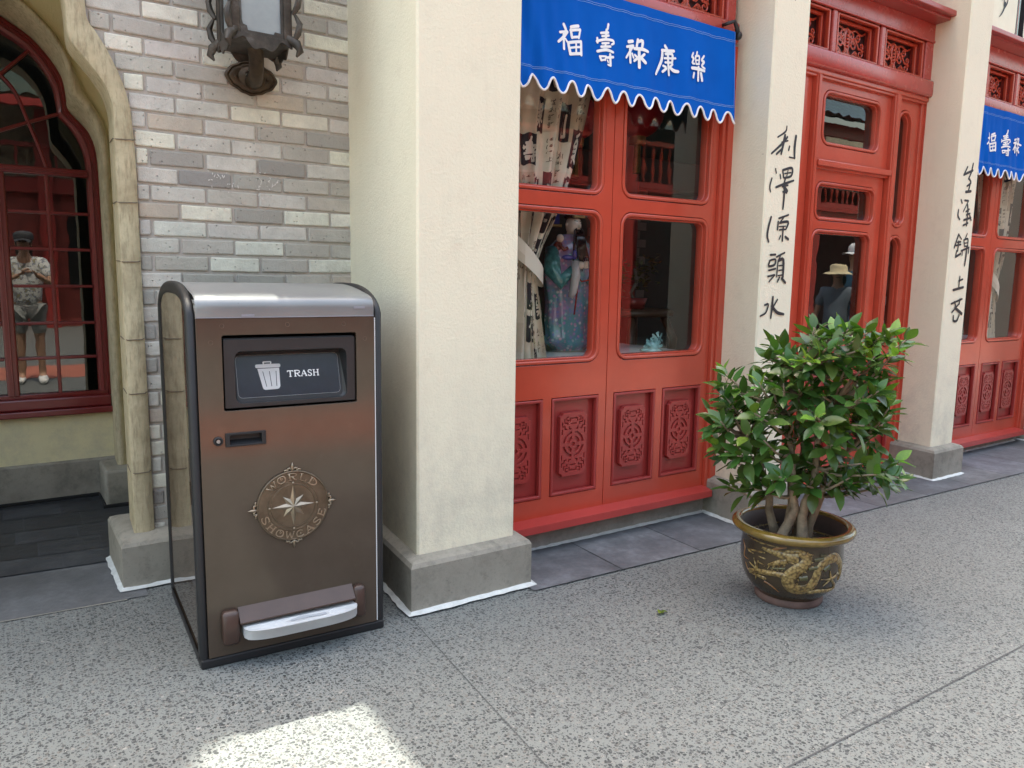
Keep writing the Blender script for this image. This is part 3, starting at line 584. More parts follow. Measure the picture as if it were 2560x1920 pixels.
for s in (0, 1):
    x0, x1 = (-.86, -.70) if not s else (2*CX+.70, 2*CX+.86)
    nb.box(x0, x1, 2.03, 2.33, 0, .21, .014)
nb.build('stone_base', MT['base'], nwall)
nc = MB(); nc.tube([(-1.7, 2.315, .014), (-.868, 2.315, .014), (-.868, 2.022, .014), (-.72, 2.022, .014)], .012, 6)
nc.build('caulk_line', MT['dark'], nwall)

awin = thing('arched_window', 'maroon framed arched window with small panes set deep in the stone niche', 'window', (CX, 2.38, .49))
YW = 2.375
fo = refine(IN_F); fi = refine([(-.833, .2), (-.833, 1.55), (-.833, 1.72), (-.832, 1.85), (-.848, 1.958), (-.892, 2.05), (-.952, 2.115), (-.953, 2.14), (-.968, 2.259), (-1.015, 2.358), (-1.088, 2.439), (-1.178, 2.496), (CX, 2.53)])
fo = [(x+.004, max(z, .585)) for x, z in fo]; fi = [(x, max(z, .6)) for x, z in fi]
fm = MB()
def framesec(O, I):
    fr = []
    for (xo, zo), (xi, zi) in zip(O, I):
        L = lambda s: (xo+(xi-xo)*s, zo+(zi-zo)*s)
        fr.append([(L(s)[0], y, L(s)[1]) for s, y in ((0, YW+.03), (0, YW-.02), (.25, YW-.026), (.3, YW-.012), (.55, YW-.012), (.6, YW-.02), (.85, YW-.014), (1, YW+.004), (1, YW+.03))])
    return fr
loft(fm, framesec(fo, fi)); loft(fm, framesec(mir(fo), mir(fi)))
bars = lambda mb, x0, x1, z0, z1, d=.016, b=.005: mb.box(x0, x1, YW-d, YW+.02, z0, z1, b)
bars(fm, CX-.455, CX+.455, .585, .612, .022)
wfr = fm.build('frame', MT['maroon'], awin, smooth=True, auto=40)
sl_ = MB(); sl_.box(CX-.475, CX+.472, 2.30, 2.42, .49, .525, .006); sl_.box(CX-.47, CX+.468, 2.33, 2.41, .525, .588, .01)
sl_.build('sill', MT['maroon'], awin)
st = MB(); bars(st, -1.272, -1.214, .60, 1.80, .024, .008); st.box(-1.247, -1.239, YW-.034, YW, .60, 1.80, .003)
st.build('meeting_stile', MT['maroon'], awin)
rl = MB(); rl.box(-1.66, -.826, YW-.026, YW+.02, 1.797, 1.838, .008); rl.box(-1.66, -.826, YW-.034, YW, 1.812, 1.824, .004)
rl.build('rail', MT['maroon'], awin)
mu = MB()
for s in (1, -1):
    X = lambda x: CX+s*(x-CX)
    a, b = sorted((X(-1.0325), X(-1.0145))); bars(mu, a, b, .60, 1.80)
    a, b = sorted((X(-1.212), X(-.834)))
    for z in (1.60, 1.404, 1.203, 1.0, .808): mu.box(a, b, YW-.0145, YW+.018, z-.008, z+.008, .004)
    def cbar(P, r=.010): mu.tube([(X(x), YW-.002, z) for x, z in P], r, 6, upv=(0, 1, 0), ell=1.5)
    cbar(refine([(CX, 2.335), (-1.199, 2.29), (-1.138, 2.211), (-1.09, 2.07), (-1.05, 1.95), (-1.016, 1.83)], 4))
    cbar([(-1.205, 2.285), (-1.065, 2.43)]); cbar([(CX, 1.997), (-1.09, 2.065), (-.945, 2.125)])
mu.build('muntin', MT['maroon'], awin)
gp = MB()
def tilt(x): return YW+.018-.036*(x-CX)
P_ = fi+mir(fi)[::-1][1:]
gp.add([(x, tilt(x), z) for x, z in P_], [tuple(range(len(P_)))])
gp.build('glass_pane', MT['glassd'], awin)
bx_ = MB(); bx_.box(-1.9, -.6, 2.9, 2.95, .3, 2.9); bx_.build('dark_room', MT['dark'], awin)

# ================================================================== PILLARS
def pillar(x0, x1, bl, br, label, ink=None, hb=.217, zt=4.0):
    p = thing('pillar', label, 'pillar', ((x0+x1)/2, .2, 0), 0, 'cream stucco pillars between the shopfronts')
    sh = MB(); r = .008
    poly = [(x0+r, 0), (x1-r, 0), (x1, r), (br[0], br[1]), (bl[0], bl[1]), (x0, r)]
    n = len(poly); zs = [hb-.004+.0]+[hb+.15*k for k in range(1, 26)]
    vs = [(x, y, z) for z in zs for x, y in poly]
    sh.add(vs, [(j*n+i, j*n+(i+1) % n, (j+1)*n+(i+1) % n, (j+1)*n+i) for j in range(len(zs)-1) for i in range(n)])
    sh.build('shaft', MT['cream'], p)
    e = .054
    pb = MB(); basepoly(pb, [(x0-e, -e), (x1+e, -e), (br[0]+e, br[1]), (bl[0]-e, bl[1])], hb-.006, .034)
    po = pb.build('base', MT['base'], p, smooth=True, auto=30)
    ck = MB(); caulkline(ck, [(bl[0]-e, bl[1]-.01), (x0-e, -e), (x1+e, -e), (br[0]+e, br[1]-.01)], .03)
    ck.build('caulk_line', MT['caulk'], po)
    if ink:
        for i, (us, vs_, wd) in enumerate(ink):
            if i in INK_STARTS[id(ink)]: ik = MB()
            L = len(us); ws = [wd*(.75+.5*sin(pi*(.25+.6*k/(L-1)))) for k in range(L)]
            if L == 2: ws = wd
            ik.stroke(us, vs_, ws, lambda u, v, q: (u, -.0012-q, v), lift=.00006*i)
            if i+1 in INK_STARTS[id(ink)] or i+1 == len(ink): ik.build('brush_character', MT['ink'], p)
    return p
pillar(0, .453, (.10, .90), (.50, .40), 'wide cream stucco pillar right beside the trash bin, without writing')
pillar(1.951, 2.222, (1.99, .40), (2.25, .40), 'cream pillar with black brush calligraphy behind the potted shrub', COUPLET_A)
pillar(3.808, 4.080, (3.868, .40), (4.11, .40), 'cream pillar with black brush calligraphy right of the red door', COUPLET_B)
pillar(5.80, 6.08, (5.83, .40), (6.11, .40), 'cream pillar at the right edge beyond the far shopfront')
# ================================================================== SHOPFRONTS
YF = .277
PLAQUE_W, PLAQUE_H = .165, .313
def plaque_loops(cx, cz):
    hw, hh, n = PLAQUE_W/2, PLAQUE_H/2, .018
    out = []
    for sx, sz, a0 in ((1, 1, 270), (-1, 1, 0), (-1, -1, 90), (1, -1, 180)):   # notched corners
        px, pz = sx*(hw), sz*(hh)
        A = arc(px, pz, n, {(1, 1): 270, (-1, 1): 360, (-1, -1): 90, (1, -1): 180}[(sx, sz)], {(1, 1): 180, (-1, 1): 270, (-1, -1): 0, (1, -1): 90}[(sx, sz)], 5)
        out += A
    L = [[(cx+x, cz+z) for x, z in out]]
    G = []
    for q in range(4):
        G.append(arc(0, 0, .0645, 90*q+9, 90*q+81, 9)+arc(0, 0, .0525, 90*q+81, 90*q+9, 9))
        G.append(arc(0, 0, .0405, 90*q+15, 90*q+75, 7)+arc(0, 0, .0245, 90*q+70, 90*q+20, 5))
    G.append(arc(0, 0, .0105, 0, 340, 10))
    for sz in (1, -1):
        fr = [([(-.022, .112), (-.022, .128), (.022, .128), (.022, .112)], .0055), ([(-.018, .102), (.018, .102)], .005)]
        for sx in (1, -1):
            fr += [([(sx*.03, .118), (sx*.044, .118), (sx*.044, .134), (sx*.03, .134)], .005), ([(sx*.055, .128), (sx*.055, .106), (sx*.036, .106), (sx*.036, .096)], .0055),
                   ([(sx*.068, .112), (sx*.068, .09), (sx*.053, .09), (sx*.053, .076), (sx*.04, .076)], .0055), ([(sx*.026, .088), (sx*.026, .076), (sx*.013, .076)], .0055), ([(sx*.069, .076), (sx*.069, .05)], .006)]
        for p, wd in fr: G.append([(x, sz*z) for x, z in thick(p, wd)])
    return L+[[(cx+x, cz+z) for x, z in lp] for lp in G]

def opening(par, x0, x1, z0, z1, r, gl, y=YF, name='glass_pane'):
    """bead moulding and pane of one rounded light"""
    b = MB(); b.shape([rrect(x0+.0035, x1-.0035, z0+.0035, z1-.0035, r-.003, 7), rrect(x0+.021, x1-.021, z0+.021, z1-.021, max(r-.021, .012), 7)], .032, .006, front(y+.026), res=2)
    b.shape([rrect(x0+.02, x1-.02, z0+.02, z1-.02, max(r-.02, .012), 7), rrect(x0+.028, x1-.028, z0+.028, z1-.028, max(r-.028, .01), 7)], .022, .002, front(y+.04), res=1)
    b.build('bead_moulding', MT['red'], par, smooth=True, auto=50)
    g = MB(); g.add([(u, y+.047, v) for u, v in rrect(x0+.015, x1-.015, z0+.015, z1-.015, r-.012, 5)], [tuple(range(32-8))])
    g.build(name, gl, par)
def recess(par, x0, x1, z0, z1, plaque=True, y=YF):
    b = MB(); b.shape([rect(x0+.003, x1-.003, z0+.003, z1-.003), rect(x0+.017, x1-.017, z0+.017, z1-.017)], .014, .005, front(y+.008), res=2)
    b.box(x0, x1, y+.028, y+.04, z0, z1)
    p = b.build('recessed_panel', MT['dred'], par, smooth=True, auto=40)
    if plaque:
        cx, cz = (x0+x1)/2-.004, (z0+z1)/2+.006
        q = MB(); q.shape(plaque_loops(cx, cz), .004, .0012, front(y+.006))
        q.shape([plaque_loops(cx, cz)[0]], .0075, .002, front(y+.0185))
        q.build('carved_plaque', MT['dred'], p, smooth=True, auto=35)

def fret(par, x0, x1, z0, z1, y):
    """carved openwork scroll panel in its stepped frame"""
    b = MB()
    b.shape([rect(x0, x1, z0, z1), rect(x0+.014, x1-.014, z0+.014, z1-.014)], .012, .004, front(y+.008), res=1)
    b.shape([rect(x0+.013, x1-.013, z0+.013, z1-.013), rect(x0+.03, x1-.03, z0+.03, z1-.03)], .010, .003, front(y+.045), res=1)
    f = b.build('stepped_frame', MT['red'], par)
    d = MB(); d.box(x0+.005, x1-.005, y+.088, y+.094, z0+.005, z1-.005); d.build('dark_backing', simple('dark_red_back', (.05, .01, .01), .8) if 'back' not in MT else MT['back'], f)
    s = MB(); cx, cz = (x0+x1)/2, (z0+z1)/2; hw, hh = (x1-x0)/2-.032, (z1-z0)/2-.032
    k = 0
    def sp(ax, az, R, a0, turns, wd, sx):
        us = []; vs = []
        n = 16
        for i in range(n+1):
            t = i/n; r = R*(1-.82*t); a = radians(a0)+turns*2*pi*t
            us.append(cx+sx*(ax+r*cos(a))); vs.append(cz+az+r*sin(a))
        return us, vs, [wd*(1-.45*i/n) for i in range(n+1)]
    for sx in (1, -1):
        items = [sp(.62*hw, .55*hh, .33*hh, 200, 1.25, .013, sx), sp(.80*hw, -.55*hh, .36*hh, 120, -1.3, .013, sx), sp(.40*hw, -.05*hh, .42*hh, 80, 1.2, .015, sx), sp(.22*hw, .55*hh, .33*hh, -60, 1.1, .014, sx), sp(.86*hw, .02*hh, .25*hh, 250, 1.2, .011, sx), sp(.5*hw, -.72*hh, .24*hh, 20, 1.2, .011, sx)]
        items += [([cx+sx*a*hw for a in A], [cz+c*hh for c in Cc], wd) for A, Cc, wd in (((.02, .2, .45, .8, 1), (.95, .8, .95, .75, .95), .012), ((.03, .25, .5, .75, 1.0), (-.5, -.9, -.55, -.95, -.85), .014), ((.1, .28, .2, .42), (-.25, .0, .35, .1), .013), ((.5, .62, .7, .98), (.25, .0, -.2, -.3), .012), ((.06, .12, .05), (.8, .3, -.9), .016))]
        for us, vs, ws in items:
            fn = lambda u, v, q: (u, y+.072-q, v)
            s.stroke(us, vs, ws, fn, lift=.00012*k, sub=3); k += 1
            pts = [(a, y+.074, c) for a, c in zip(us, vs)]
            rr = [max(q*.46, .002) for q in (ws if isinstance(ws, list) else [ws]*len(us))]
            s.tube(pts, rr, 6, upv=(0, 1, 0))
    for zz in (.45, .2, -.05, -.3): s.box(cx-.012, cx+.012, y+.062, y+.078, cz+zz*hh-.006, cz+zz*hh+.006, .003)
    s.build('scroll_fretwork', MT['red'], f, smooth=True, auto=40)
MT['back'] = simple('dark_red_back', (.05, .01, .01), .8)

def transom(par, x0, x1, ops):
    yt = .25
    b = MB()
    b.box(x0, x1, .215, .42, 2.492, 2.598, .018, 3); b.build('lintel', MT['pink'], par, smooth=True, auto=40)
    b = MB(); b.box(x0, x1, .235, .42, 2.828, 2.945, .006); b.box(x0, x1, .228, .3, 2.828, 2.842, .004); b.build('upper_rail', MT['pink'], par)
    b = MB(); b.box(x0, x1+.03, .10, .42, 2.958, 2.992, .006); b.box(x0, x1+.02, .135, .42, 2.943, 2.96, .005); b.box(x0, x1, .17, .3, 2.99, 3.01, .006)
    b.build('cornice', MT['dred'], par)
    edges = [x0]+[v for o in ops for v in o]+[x1]
    for i in range(0, len(edges), 2):
        b = MB(); a, c = edges[i], edges[i+1]
        b.box(a, c, yt+.012, .42, 2.597, 2.83, .003)
        if c-a > .03: b.box(a+.012, c-.012, yt-.012, yt+.03, 2.597, 2.83, .008)
        b.build('transom_post', MT['pink'], par)
    for a, c in ops: fret(par, a, c, 2.600, 2.828, yt)
    b = MB(); hs = []
    n = max(1, round((x1-x0)/.75)); wv = (x1-x0)/n
    hs = [rrect(x0+wv*i+.09, x0+wv*(i+1)-.09, 3.035, 3.45, .06) for i in range(n)]
    b.shape([rect(x0, x1, 3.0, 3.55)]+hs, .015, .002, front(.30)); b.build('upper_panel', MT['red'], par)
    g = MB()
    for i in range(n): g.add([(x0+wv*i+.08, .31, 3.03), (x0+wv*(i+1)-.08, .31, 3.03), (x0+wv*(i+1)-.08, .31, 3.46), (x0+wv*i+.08, .31, 3.46)], [(0, 1, 2, 3)])
    g.build('upper_glass', MT['glassd'], par)

def shopfront(dx, dz, xr, label, ops, vis_left=True):
    t = thing('shopfront', label, 'shop window', (dx+1.18, .3, 0), 0, 'red lacquered shopfronts between the pillars')
    X = lambda x: dx+x
    m = lambda x: 2*1.182-x
    for side in (0, 1):
        q = (lambda a, c: (X(a), X(c))) if side else (lambda a, c: (X(m(c)), X(m(a))))
        a, c = q(1.1838, 1.905); h = []
        O = [(1.236, 1.862, .89+dz, 1.615+dz, .068), (1.236, 1.862, 1.678+dz, 2.40, .068)]
        Rr = [(1.231, 1.520, .25+dz, .73+dz), (1.569, 1.858, .25+dz, .73+dz)]
        loops = [rect(a, c, .158+dz, 2.47)]
        for o in O:
            u, v = q(o[0], o[1]); loops.append(rrect(u, v, o[2], o[3], o[4], 7))
        for o in Rr:
            u, v = q(o[0], o[1]); loops.append(rect(u, v, o[2], o[3]))
        b = MB(); b.shape(loops, .02, .0018, front(YF+.02))
        lf = b.build('window_leaf', MT['red'], t)
        for o in O:
            u, v = q(o[0], o[1]); opening(lf, u, v, o[2], o[3], o[4], MT['glass'])
        for o in Rr:
            u, v = q(o[0], o[1]); recess(lf, u, v, o[2], o[3])
    for side in (0, 1):
        b = MB()
        for a, c in ((1.907, 1.932), (1.932, xr-dx)):
            u, v = (X(a), X(c)) if side else (X(m(c)), X(m(a)))
            b.box(u, v, .255 if a < 1.93 else .243, .40, .11+dz, 2.49, .004)
        b.build('jamb', MT['red'], t)
    s = MB(); xa, xb = X(.462), X(1.897); y0, y1 = .191, .31
    s.add([(xa, y1, .163+dz), (xb+.03, y1, .163+dz), (xb, y0, .152+dz), (xa, y0, .152+dz), (xa, y1, .112+dz), (xb+.03, y1, .112+dz), (xb, y0, .117+dz), (xa, y0, .117+dz)],
          [(0, 1, 2, 3), (4, 5, 6, 7), (3, 2, 6, 7), (0, 3, 7, 4), (1, 2, 6, 5), (0, 1, 5, 4)])
    s.build('sill', lacquer('sill_red', (.46, .05, .042), .38), t)
    p = MB(); p.box(X(.45), X(1.96), .278, .40, 0.0, .096+dz, .004); p.box(X(.45), X(1.95), .262, .40, .096+dz, .112+dz, .002)
    po = p.build('plinth', MT['conc'], t)
    c_ = MB(); caulkline(c_, [(X(.50), .28), (X(1.91), .272)], .022, .016); c_.build('caulk_line', MT['caulk'], po)
    transom(t, X(m(1.955)), X(1.955), ops)
    return t
OPS1 = [(.47, .90), (.972, 1.393), (1.462, 1.86)]
shopfront(0, 0, 1.985, 'red lacquered shopfront beside the trash bin, with bearded statue behind its panes', OPS1)
shopfront(3.772, -.042, 5.84, 'far red lacquered shopfront at the right edge, past the door', [(4.22, 4.56), (4.608, 5.0), (5.07, 5.46)])

# ------------------------------------------------------------------ door bay
dr = thing('entrance_door', 'red lacquered shop door with dark glass lights and narrow sidelight behind the shrub', 'door', (3.08, .3, 0))
yd = YF
def panel(par, name, a, c, z0, z1, ops, recs, y=YF, gl='glassd', ext=.02):
    b = MB(); b.shape([rect(a, c, z0, z1)]+[rrect(o[0], o[1], o[2], o[3], o[4], 7) for o in ops]+[rect(*r) for r in recs], ext, .002, front(y+ext))
    p = b.build(name, MT['red'], par)
    for o in ops: opening(p, *o, MT[gl], y=y)
    for r in recs: recess(p, *r, plaque=False, y=y)
    return p
dl = panel(dr, 'door_leaf', 2.713, 3.469, .07, 1.962, [(2.764, 3.396, 1.656, 1.888, .062), (2.752, 3.386, .90, 1.610, .068)], [(2.80, 3.07, .2, .72), (3.11, 3.38, .2, .72)], y=.284)
h = MB()
for z in (1.70, .62): h.box(2.7035, 2.7155, .262, .284, z, z+.135, .002); h.tube([(2.7095, .262, z+.002), (2.7095, .262, z+.133)], .006, 8)
h.build('hinge', MT['brass'], dl)
panel(dr, 'transom_light', 2.712, 3.478, 2.0, 2.472, [(2.772, 3.382, 2.090, 2.408, .07)], [])
panel(dr, 'sidelight', 3.545, 3.812, .07, 2.466, [(3.563, 3.742, 1.650, 2.398, .088), (3.556, 3.741, .866, 1.607, .088)], [(3.56, 3.746, .16, .688)])
panel(dr, 'sidelight', 2.30, 2.662, .07, 2.466, [(2.40, 2.58, 1.650, 2.398, .088), (2.40, 2.58, .866, 1.607, .088)], [(2.40, 2.58, .16, .688)])
b = MB(); b.box(2.712, 3.478, .236, .30, 1.966, 1.999, .004); b.box(2.712, 3.5, .262, .31, 1.952, 1.966, .001); b.build('transom_bar', MT['red'], dr)
for a, c in ((3.478, 3.545), (2.664, 2.7115)):
    b = MB()
    b.box(a, c, .246, .36, .06, 2.49, .006); b.box(a+.008, c-.028, .238, .25, .06, 2.47, .004)
    b.build('mullion_post', MT['red'], dr)
b = MB(); b.box(2.25, 3.88, .24, .36, 2.466, 2.494, .006); b.box(2.25, 3.88, .252, .30, 2.452, 2.468, .004); b.build('head_rail', MT['red'], dr)
b = MB(); b.box(3.812, 3.846, .262, .40, .06, 2.47, .004); b.box(3.845, 3.90, .244, .40, .03, 2.49, .005); b.build('jamb', MT['red'], dr); b = MB(); b.box(2.22, 2.30, .244, .4, .03, 2.49, .005); b.build('jamb', MT['red'], dr)
b = MB(); b.box(2.24, 3.87, .20, .34, .045, .072, .005); b.build('sill', MT['red'], dr)
b = MB(); b.box(2.24, 3.87, .24, .40, .0, .044, .003); po = b.build('threshold', MT['conc'], dr)
c_ = MB(); caulkline(c_, [(2.3, .242), (3.82, .236)], .022, .016); c_.build('caulk_line', MT['caulk'], po)
transom(dr, 2.24, 3.872, [(2.33, 2.747), (2.816, 3.237), (3.308, 3.75)])

# ------------------------------------------------------------------ awnings
MT['blue'] = None
t_ = NT('blue_canvas'); c = t_.ramp(t_.noise(3, 4), [(.3, (.0, .085, .42)), (.7, (.0, .105, .49))])
wv = t_.n('ShaderNodeTexWave'); wv.inputs['Scale'].default_value = 320; wv.bands_direction = 'X'; t_.l(t_.tc.outputs['Object'], wv.inputs[0])
wz = t_.n('ShaderNodeTexWave'); wz.inputs['Scale'].default_value = 320; wz.bands_direction = 'Z'; t_.l(t_.tc.outputs['Object'], wz.inputs[0])
MT['blue'] = t_.pbr(c, .9, ior=1.25, nrm=t_.bump(t_.math('ADD', wv.outputs[1], wz.outputs[1]), .12, .0005))
MT['stitch'] = simple('pale_thread', (.25, .42, .72), .8)
def awning(x0, x1, ztop, zst, ph, per, ink, dx, dzi, label, yb=.185, kink=0.0):
    t = thing('awning', label, 'awning', ((x0+x1)/2, yb, ztop), 0, 'blue scalloped shop awnings')
    def zw(x):
        c = cos(2*pi*(x-ph)/per); c = math.copysign(abs(c)**.8, c); return zst-.060-.0285*c
    def Y(x, z):
        d = (ztop-z)/(ztop-zst+.08)
        f = .005*sin(23*x+1.3+2.0*z)+.004*sin(41*x+4*z+2*sin(5*x))+.011*mnoise.noise((x*5.5, z*1.2, 3+dx))
        lf = exp(-(x-x0-.1)/.25)
        f += lf*(.009*sin(60*(x+z*.25))+.005*sin(110*x))
        return yb-.004*d-.014*d*d+f*min(1, .25+d*1.2)
    n = int((x1-x0)/.0048); b = MB()
    b.grid(lambda u, v: (lambda x: (x, Y(x, ztop-(ztop-zst)*v), ztop-(ztop-zst)*v))(x0+(x1-x0)*u), n, 16)
    b.grid(lambda u, v: (lambda x: (lambda z: (x, Y(x, z)+.0, z))(zst-(zst-zw(x))*v))(x0+(x1-x0)*u), n, 4)
    b.build('cloth', MT['blue'], t, smooth=True)
    p = MB(); N = n
    p.tube([(x0+(x1-x0)*i/N, Y(x0+(x1-x0)*i/N, zw(x0+(x1-x0)*i/N))-.001, zw(x0+(x1-x0)*i/N)) for i in range(N+1)], .0052, 7)
    p.build('white_piping', MT['white'], t, smooth=True)
    s = MB(); k = 0
    for z in (zst+.002, zst-.005, ztop-.043, ztop-.051):
        N = int((x1-x0)/.012)
        s.stroke([x0+(x1-x0)*i/N for i in range(N+1)], [z+.0012*sin(i*.7)+.0008*sin(i*2.1) for i in range(N+1)], .0014, lambda u, v, q: (u, Y(u, v)-.0012-q, v), lift=.0001*k, caps=False, sub=1); k += 1
    s.stroke([x1-.006]*12, [ztop-(ztop-zst)*i/11 for i in range(12)], .0016, lambda u, v, q: (u, Y(u, v)-.0018, v), caps=False, sub=1)
    s.build('stitching', MT['stitch'], t)
    for i, (us, vs, wd) in enumerate(ink):
        if i in INK_STARTS[id(ink)]: l = MB()
        us = [u+dx for u in us]; vs = [v+dzi for v in vs]
        L = len(us)
        l.stroke(us, vs, [wd*(.82+.36*sin(pi*(.2+.7*j/(L-1)))) for j in range(L)] if L > 2 else wd, lambda u, v, q: (u, Y(u, v)-.0022-q, v), lift=.00007*i)
        if i+1 in INK_STARTS[id(ink)] or i+1 == len(ink): l.build('brush_character', MT['white'], t)
    r = MB(); r.tube([(x0, yb+.024, ztop-.014), (x1+.012, yb+.02, ztop-.014)], .010, 10); r.build('rod', MT['black'], t, smooth=True)
    h = MB(); h.tube([(x1-.062, .213, ztop+.028), (x1-.055, yb, ztop+.032), (x1-.015, yb-.004, ztop+.048), (x1+.004, yb-.006, ztop+.02), (x1+.02, yb, ztop-.012)], [.0085, .009, .0095, .011, .013], 8)
    h.lathe([(.0, -.012), (.017, -.012), (.021, -.006), (.021, .006), (.017, .012), (0, .012)], (0, 0, 0), 16)
    vv = h.v[-96:]; h.v[-96:] = [(x1+.022+z_, yb+y_, ztop-.014+x_) for x_, y_, z_ in vv]
    h.build('hook_bracket', MT['black'], t, smooth=True)
    return t
awning(.462, 1.879, 2.531, 2.167, .681, .1005, AWNING_INK, 0, 0, 'near blue awning with white brush characters and scalloped hem, beside the trash bin')
awning(4.235, 5.652, 2.520, 2.142, 4.563, .1005, AWNING_INK, 3.775, -.02, 'far blue scalloped awning at the right edge, partly hidden by pillar')

# hanging sign boards above the far shopfront
def signboard(x0, x1, z0, label, ink=None):
    t = thing('hanging_sign', label, 'sign', ((x0+x1)/2, .12, z0), 0, 'cream sign boards hung above the far shopfront')
    b = MB(); b.shape([rrect(x0, x1, z0, z0+.75, .035)], .012, .004, front(.12)); b.build('board', simple('sign_cream', (.80, .76, .58), .5, .05), t)
    e = MB(); e.shape([rrect(x0-.004, x1+.004, z0-.004, z0+.754, .038), rrect(x0+.0005, x1-.0005, z0+.0005, z0+.7495, .0345)], .016, .002, front(.122)); e.build('edge', MT['ink'], t)
    if ink:
        k = MB()
        for i, (us, vs, wd) in enumerate(ink): k.stroke(us, vs, wd, lambda u, v, q: (u, .1055-q, v), lift=.0001*i)
        k.build('lettering', MT['ink'], t)
signboard(4.20, 4.625, 2.980, 'cream hanging sign with black brush stroke at the top right corner', [([4.378, 4.41, 4.437, 4.445], [3.061, 3.09, 3.131, 3.16], [.004, .012, .016, .02]), ([4.437, 4.465, 4.474, 4.48], [3.131, 3.16, 3.19, 3.26], [.016, .014, .012, .01]), ([4.43, 4.425, 4.43], [3.14, 3.19, 3.26], [.012, .01, .01]), ([4.395, 4.40, 4.405], [3.17, 3.2, 3.26], [.005, .016, .012]), ([4.30, 4.36, 4.44], [3.4, 3.38, 3.42], .02), ([4.36, 4.37], [3.3, 3.55], .02)])
signboard(4.735, 5.16, 2.980, 'cream hanging sign whose corner shows at the right edge')

# ================================================================== SHOP INTERIOR
room = thing('shop_interior', 'dark green shop interior seen through the window panes', 'room', (3, 1.5, 0))
t_ = simple('interior_green', (.022, .05, .043), .7)
b = MB(); b.box(.3, 7.2, 2.6, 2.66, 0, 3.4); b.box(.3, .36, .9, 2.6, 0, 3.4); b.box(7.2, 7.26, .45, 2.6, 0, 3.4); b.build('back_wall', t_, room)
b = MB(); b.box(.3, 7.2, .42, 2.6, 3.4, 3.45); b.build('ceiling', simple('interior_brown', (.05, .035, .025), .7), room)
b = MB(); b.box(.36, 7.2, .42, 2.6, -.02, .05); b.build('floor', simple('interior_floor', (.06, .04, .03), .4), room)
b = MB()
for i in range(40):
    for j in range(16):
        x = 2.2+.15*i+(.075 if j % 2 else 0)
        if 2.9 < x < 3.5: b.box(x, x+.142, 2.585, 2.60, .9+.075*j, .9+.075*j+.068)
b.build('brick_pier', simple('interior_brick', (.22, .21, .19), .8), room)
b = MB(); b.box(.3, 7.2, 2.3, 2.45, 2.05, 2.3, .01); b.build('beam', simple('beam_wood', (.06, .03, .02), .5), room)
def deck(x0, x1, z, label):
    t = thing('display_deck', label, 'shelf', ((x0+x1)/2, .8, z), 0, 'pale display decks behind the shop windows')
    b = MB(); b.box(x0, x1, .335, 1.25, z-.03, z, .004); b.build('top', simple('deck_white', (.55, .56, .55), .5), t)
    b = MB(); b.box(x0, x1, .345, 1.2, .05, z-.031); b.build('front_board', MT['dred'], t)
deck(.47, 1.95, .892, 'pale display deck under the bearded statue in the near window')
deck(4.25, 5.72, .852, 'pale display deck inside the far window at right edge')
c = thing('interior_column', 'round red column inside the near shop, behind the right pane', 'column', (2.5, 1.65, 0))
b = MB(); b.lathe([(.1, .05), (.1, 3.4)], (2.5, 1.65, 0), 24); b.build('shaft', MT['dred'], c, smooth=True)
b = MB(); b.lathe([(.14, .05), (.15, .1), (.13, .2), (.1, .22)], (2.5, 1.65, 0), 24); b.build('foot', MT['back'], c, smooth=True)
def scriptcloth():
    t = NT('script_print_cloth'); uv = t.n('ShaderNodeUVMap'); uv.uv_map = 'uv'; V = uv.outputs[0]
    sx = t.n('ShaderNodeSeparateXYZ'); t.l(V, sx.inputs[0])
    def cell(a, b, off=0.0):
        cu = t.math('FLOOR', t.math('ADD', t.math('MULTIPLY', sx.outputs[0], a), off)); row = t.math('MULTIPLY', sx.outputs[1], b)
        cv = t.math('FLOOR', t.math('ADD', row, t.math('MULTIPLY', cu, .37)))
        cb = t.n('ShaderNodeCombineXYZ'); t.l(cu, cb.inputs[0]); t.l(cv, cb.inputs[1])
        wn = t.n('ShaderNodeTexWhiteNoise'); wn.noise_dimensions = '2D'; t.l(cb.outputs[0], wn.inputs['Vector']); return wn.outputs['Value']
    c = t.ramp(cell(8.5, 7.0, .5), [(0, (.56, .50, .38)), (.5, (.68, .63, .51)), (1, (.48, .42, .31))])
    c = t.mix(t.ramp(t.noise(14, 5), [(.5, (0, 0, 0)), (.75, (.3, .3, .3))]), c, (.36, .29, .19))
    return t.pbr(c, .85)
MT['script'] = scriptcloth()
MT['cink'] = simple('cloth_black', (.022, .019, .024), .85, .2, 14); MT['cwhite'] = simple('cloth_white', (.62, .58, .49), .85); MT['cbrown'] = simple('cloth_brown_ink', (.12, .095, .07), .85)
